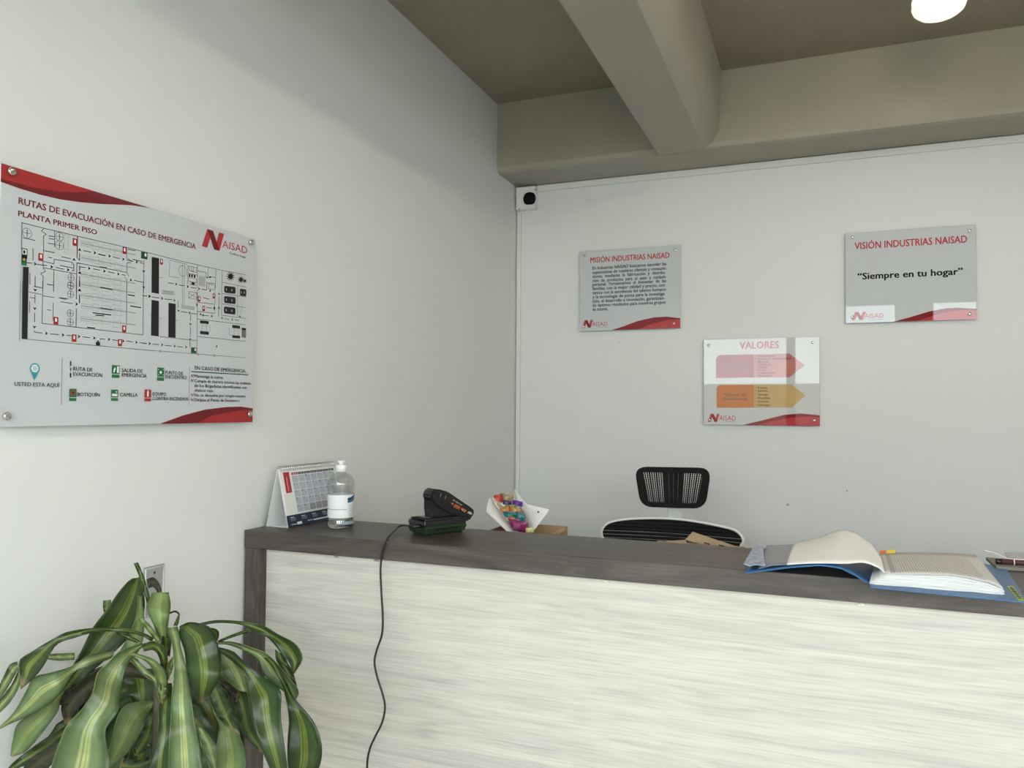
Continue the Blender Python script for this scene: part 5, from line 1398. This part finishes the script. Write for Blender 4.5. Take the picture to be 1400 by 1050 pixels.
# --- interior, dark and old leaves
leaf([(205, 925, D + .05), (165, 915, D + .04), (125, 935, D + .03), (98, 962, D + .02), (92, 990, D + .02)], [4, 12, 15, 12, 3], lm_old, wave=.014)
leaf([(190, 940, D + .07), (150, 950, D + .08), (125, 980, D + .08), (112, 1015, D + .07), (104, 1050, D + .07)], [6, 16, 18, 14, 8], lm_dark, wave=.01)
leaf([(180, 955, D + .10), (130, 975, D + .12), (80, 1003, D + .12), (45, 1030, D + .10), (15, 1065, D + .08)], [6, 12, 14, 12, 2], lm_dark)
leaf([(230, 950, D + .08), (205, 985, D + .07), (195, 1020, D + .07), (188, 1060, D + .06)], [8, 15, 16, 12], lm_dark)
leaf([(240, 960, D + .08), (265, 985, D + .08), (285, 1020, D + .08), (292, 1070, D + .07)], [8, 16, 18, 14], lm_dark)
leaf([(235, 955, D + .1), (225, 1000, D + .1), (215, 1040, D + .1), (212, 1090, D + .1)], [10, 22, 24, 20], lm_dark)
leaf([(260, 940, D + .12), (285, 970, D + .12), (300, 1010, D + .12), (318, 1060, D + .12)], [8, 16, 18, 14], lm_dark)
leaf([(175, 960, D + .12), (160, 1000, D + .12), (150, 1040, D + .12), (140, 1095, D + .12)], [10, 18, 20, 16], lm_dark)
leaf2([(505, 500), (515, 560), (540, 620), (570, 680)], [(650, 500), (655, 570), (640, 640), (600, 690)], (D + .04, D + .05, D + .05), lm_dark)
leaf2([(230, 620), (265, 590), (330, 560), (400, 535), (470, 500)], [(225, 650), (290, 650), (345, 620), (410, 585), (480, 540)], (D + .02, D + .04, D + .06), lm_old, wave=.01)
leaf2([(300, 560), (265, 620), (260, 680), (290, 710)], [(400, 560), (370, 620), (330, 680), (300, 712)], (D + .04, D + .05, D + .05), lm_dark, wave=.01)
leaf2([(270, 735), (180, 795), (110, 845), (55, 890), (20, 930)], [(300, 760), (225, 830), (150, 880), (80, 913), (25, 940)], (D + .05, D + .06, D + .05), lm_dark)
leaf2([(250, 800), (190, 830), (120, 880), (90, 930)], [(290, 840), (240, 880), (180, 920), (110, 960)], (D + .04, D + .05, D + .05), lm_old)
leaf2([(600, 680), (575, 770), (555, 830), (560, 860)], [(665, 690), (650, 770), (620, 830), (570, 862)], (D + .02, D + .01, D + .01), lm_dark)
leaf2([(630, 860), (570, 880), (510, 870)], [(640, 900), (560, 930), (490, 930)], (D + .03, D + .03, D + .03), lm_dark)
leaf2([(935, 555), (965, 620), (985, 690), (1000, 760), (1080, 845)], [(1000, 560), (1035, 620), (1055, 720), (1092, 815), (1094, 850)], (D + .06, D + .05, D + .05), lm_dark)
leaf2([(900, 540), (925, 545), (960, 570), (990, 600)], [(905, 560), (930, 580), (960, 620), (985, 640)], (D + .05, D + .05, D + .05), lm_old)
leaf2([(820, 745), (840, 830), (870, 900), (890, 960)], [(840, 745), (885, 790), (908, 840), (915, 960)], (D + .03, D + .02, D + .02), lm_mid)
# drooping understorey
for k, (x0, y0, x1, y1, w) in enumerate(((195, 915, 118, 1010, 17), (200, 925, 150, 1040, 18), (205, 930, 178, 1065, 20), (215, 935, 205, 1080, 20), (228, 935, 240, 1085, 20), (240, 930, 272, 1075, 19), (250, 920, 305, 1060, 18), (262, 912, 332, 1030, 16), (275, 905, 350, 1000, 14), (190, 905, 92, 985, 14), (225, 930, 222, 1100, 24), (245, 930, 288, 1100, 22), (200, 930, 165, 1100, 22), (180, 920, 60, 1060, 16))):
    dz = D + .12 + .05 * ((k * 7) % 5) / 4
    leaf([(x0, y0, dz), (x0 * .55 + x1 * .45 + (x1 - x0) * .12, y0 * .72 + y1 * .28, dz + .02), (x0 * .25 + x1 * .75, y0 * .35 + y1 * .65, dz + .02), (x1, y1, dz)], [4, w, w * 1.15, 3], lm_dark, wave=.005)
# --- back
leaf2([(560, 360), (540, 250), (560, 160), (572, 122), (540, 130), (490, 185), (450, 245), (385, 330), (340, 420), (290, 510), (240, 622)][3:], [(580, 117), (596, 170), (594, 230), (575, 300), (530, 375), (465, 440), (390, 505), (315, 570), (244, 626)], (D + .07, D + .10, D + .09, D + .06), lm_dark, fold=.35)
leaf2([(575, 195), (560, 300), (520, 390), (470, 470)], [(590, 200), (600, 300), (590, 400), (540, 480)], (D + .05, D + .06, D + .05), lm_pale)
leaf2([(574, 215), (575, 250), (582, 282)], [(600, 190), (603, 240), (592, 285)], (D + .06, D + .06, D + .06), lm_dark)
leaf2([(557, 62), (580, 120), (598, 180), (612, 232)], [(573, 57), (595, 105), (612, 160), (625, 212)], (D + .02, D + .02, D + .02), lm_dark, fold=.6)
leaf2([(610, 128), (640, 120), (664, 148), (674, 182)], [(618, 165), (636, 160), (648, 170), (655, 186)], (D + .04, D + .03, D + .02), lm_old)
leaf2([(430, 216), (428, 240), (432, 266)], [(462, 214), (460, 240), (448, 262)], (D + .15, D + .15, D + .15), lm_pale)
leaf2([(310, 433), (250, 436), (192, 440)], [(310, 462), (250, 466), (196, 460)], (D + .12, D + .13, D + .13), lm_mid)
leaf2([(745, 270), (735, 290), (722, 320)], [(748, 274), (745, 300), (738, 322)], (D + .02, D + .02, D + .02), lm_mid)
leaf([(232, 838, D + .02), (240, 836, D + .02), (245, 840, D + .02)], [1.2, 1.2, 1], lm_old)
leaf2([(632, 183), (622, 215), (610, 252), (640, 320), (658, 372), (672, 402)], [(702, 182), (710, 235), (703, 290), (696, 345), (690, 402)], (D - .01, D - .03, D - .01), lm_pale, fold=-.5)
# --- left side
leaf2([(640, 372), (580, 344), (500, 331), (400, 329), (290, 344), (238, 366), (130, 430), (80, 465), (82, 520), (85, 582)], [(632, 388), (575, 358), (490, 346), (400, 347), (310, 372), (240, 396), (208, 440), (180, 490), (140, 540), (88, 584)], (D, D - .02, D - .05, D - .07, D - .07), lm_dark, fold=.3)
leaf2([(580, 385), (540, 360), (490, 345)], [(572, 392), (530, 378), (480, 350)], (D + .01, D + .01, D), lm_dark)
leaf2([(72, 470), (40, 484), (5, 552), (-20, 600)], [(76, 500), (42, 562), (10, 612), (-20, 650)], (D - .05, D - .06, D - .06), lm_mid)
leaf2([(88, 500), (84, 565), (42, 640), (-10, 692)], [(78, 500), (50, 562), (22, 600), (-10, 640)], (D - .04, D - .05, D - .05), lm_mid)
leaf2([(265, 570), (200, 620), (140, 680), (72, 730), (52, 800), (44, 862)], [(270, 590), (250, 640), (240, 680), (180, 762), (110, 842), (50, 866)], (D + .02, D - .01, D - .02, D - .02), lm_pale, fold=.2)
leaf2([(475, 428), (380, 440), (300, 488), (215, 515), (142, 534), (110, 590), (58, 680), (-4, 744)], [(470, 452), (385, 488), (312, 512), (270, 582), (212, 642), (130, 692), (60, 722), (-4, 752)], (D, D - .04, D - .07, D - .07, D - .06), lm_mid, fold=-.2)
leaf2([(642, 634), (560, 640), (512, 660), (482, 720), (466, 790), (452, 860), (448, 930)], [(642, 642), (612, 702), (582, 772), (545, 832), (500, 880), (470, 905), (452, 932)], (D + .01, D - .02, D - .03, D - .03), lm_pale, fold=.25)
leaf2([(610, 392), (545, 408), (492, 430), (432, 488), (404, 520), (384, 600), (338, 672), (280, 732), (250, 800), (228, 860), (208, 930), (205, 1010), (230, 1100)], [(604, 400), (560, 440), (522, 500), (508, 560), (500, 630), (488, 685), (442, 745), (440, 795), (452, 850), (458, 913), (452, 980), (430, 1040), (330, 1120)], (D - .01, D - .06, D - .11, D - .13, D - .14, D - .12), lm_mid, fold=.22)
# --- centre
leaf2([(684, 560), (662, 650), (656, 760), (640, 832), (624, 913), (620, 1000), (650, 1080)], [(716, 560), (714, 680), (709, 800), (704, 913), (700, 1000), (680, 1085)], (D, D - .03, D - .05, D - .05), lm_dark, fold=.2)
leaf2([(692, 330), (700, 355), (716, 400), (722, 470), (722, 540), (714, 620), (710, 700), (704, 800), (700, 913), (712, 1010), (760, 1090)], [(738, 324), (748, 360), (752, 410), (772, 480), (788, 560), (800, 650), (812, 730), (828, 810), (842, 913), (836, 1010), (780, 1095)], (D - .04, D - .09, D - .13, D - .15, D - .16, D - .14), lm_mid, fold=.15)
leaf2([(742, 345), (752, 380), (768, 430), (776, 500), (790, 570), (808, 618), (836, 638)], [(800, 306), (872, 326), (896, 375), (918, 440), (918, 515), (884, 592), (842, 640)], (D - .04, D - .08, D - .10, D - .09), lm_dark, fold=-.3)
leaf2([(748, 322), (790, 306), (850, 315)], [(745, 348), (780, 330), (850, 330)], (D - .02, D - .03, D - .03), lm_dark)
leaf2([(878, 330), (900, 335), (912, 352), (905, 385)], [(880, 345), (885, 352), (890, 365), (895, 385)], (D, D, D), lm_dark)
# --- right side
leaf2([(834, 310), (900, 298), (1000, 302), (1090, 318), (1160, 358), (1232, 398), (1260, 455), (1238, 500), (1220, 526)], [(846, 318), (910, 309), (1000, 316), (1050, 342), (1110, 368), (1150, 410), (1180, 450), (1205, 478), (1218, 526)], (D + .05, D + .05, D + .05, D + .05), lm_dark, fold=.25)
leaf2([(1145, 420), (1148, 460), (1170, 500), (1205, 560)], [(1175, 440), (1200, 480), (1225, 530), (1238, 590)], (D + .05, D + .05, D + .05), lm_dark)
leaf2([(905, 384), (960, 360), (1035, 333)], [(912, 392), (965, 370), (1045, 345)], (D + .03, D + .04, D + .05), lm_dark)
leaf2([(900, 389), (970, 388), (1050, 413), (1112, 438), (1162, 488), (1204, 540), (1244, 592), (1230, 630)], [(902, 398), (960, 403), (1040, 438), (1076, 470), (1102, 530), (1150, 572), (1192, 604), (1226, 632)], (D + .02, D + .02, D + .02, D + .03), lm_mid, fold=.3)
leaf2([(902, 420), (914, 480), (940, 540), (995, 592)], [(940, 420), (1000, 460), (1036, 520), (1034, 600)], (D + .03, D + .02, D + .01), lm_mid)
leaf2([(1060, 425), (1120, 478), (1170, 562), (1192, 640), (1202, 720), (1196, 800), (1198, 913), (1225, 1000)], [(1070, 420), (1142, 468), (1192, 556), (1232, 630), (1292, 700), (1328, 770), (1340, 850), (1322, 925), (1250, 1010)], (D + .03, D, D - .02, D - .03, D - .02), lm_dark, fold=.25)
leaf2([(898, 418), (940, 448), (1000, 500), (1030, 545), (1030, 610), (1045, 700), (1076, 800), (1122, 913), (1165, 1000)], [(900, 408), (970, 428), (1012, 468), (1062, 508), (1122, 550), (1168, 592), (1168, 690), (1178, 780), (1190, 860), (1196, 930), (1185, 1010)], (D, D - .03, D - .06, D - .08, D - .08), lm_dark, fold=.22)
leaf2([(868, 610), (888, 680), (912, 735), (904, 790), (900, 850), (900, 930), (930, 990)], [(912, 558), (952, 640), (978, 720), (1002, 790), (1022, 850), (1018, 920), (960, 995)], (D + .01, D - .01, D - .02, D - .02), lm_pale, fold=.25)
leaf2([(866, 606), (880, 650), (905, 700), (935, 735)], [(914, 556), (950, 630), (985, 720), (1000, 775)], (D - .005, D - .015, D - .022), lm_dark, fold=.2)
# --- sheathing leaf bases round the crown
leaf2([(574, 290), (612, 340), (652, 388)], [(596, 290), (642, 340), (674, 390)], (D - .03, D - .03, D - .03), lm_pale, fold=.5)
leaf2([(540, 442), (600, 466), (642, 520), (660, 640)], [(556, 434), (640, 462), (690, 520), (692, 640)], (D - .05, D - .05, D - .03, D), lm_pale, fold=.4)
leaf2([(590, 402), (640, 384), (690, 420), (700, 500)], [(600, 428), (640, 424), (664, 460), (668, 520)], (D - .03, D - .04, D - .03), lm_dark, fold=.4)
leaf2([(540, 460), (590, 520), (640, 560), (665, 640)], [(560, 452), (610, 500), (660, 550), (680, 630)], (D - .03, D - .03, D - .02), lm_mid, fold=.4)
leaf2([(722, 446), (690, 490), (676, 540)], [(724, 480), (712, 520), (690, 570)], (D - .03, D - .03, D - .02), lm_pale, fold=.4)
leaf2([(676, 350), (672, 400), (690, 440)], [(700, 340), (712, 390), (706, 450)], (D - .02, D - .02, D - .02), lm_dark, fold=.4)
leaf2([(652, 560), (655, 610), (665, 645)], [(694, 560), (694, 600), (684, 645)], (D - .02, D - .02, D - .01), lm_pale, fold=-.5)
b = MB()
m_cane = mat('cane_bark', (.07, .06, .035), .8, noise_amt=.3, noise_scale=40, bump=.5)
b.tube(smooth_pts([onD(220, 925, D), V((PC.x, PC.y, PC.z - .12)), V((PC.x - .01, PC.y + .01, .55)), V((PC.x + .005, PC.y, .30))]), [.012] * 15 + [.016], 10); b.build('cane', m_cane, pl)
m_pot = mat('terracotta_pot', (.30, .11, .06), .7, noise_amt=.1); m_soil = mat('potting_soil', (.03, .02, .014), .95, noise_amt=.4, noise_scale=60)
b = MB(); b.lathe((PC.x, PC.y, 0), [(0, .0), (.11, .0), (.155, .29), (.165, .29), (.165, .33), (.150, .33), (.145, .29), (0, .29)], 36, cap=False); b.build('pot', m_pot, pl)
b = MB(); b.lathe((PC.x, PC.y, .292), [(.143, 0), (.10, .012), (0, .016)], 28, cap=False); b.build('soil', m_soil, pl)

# the lettering helper is not part of the place
bpy.data.objects.remove(_fo); bpy.data.curves.remove(_fc)
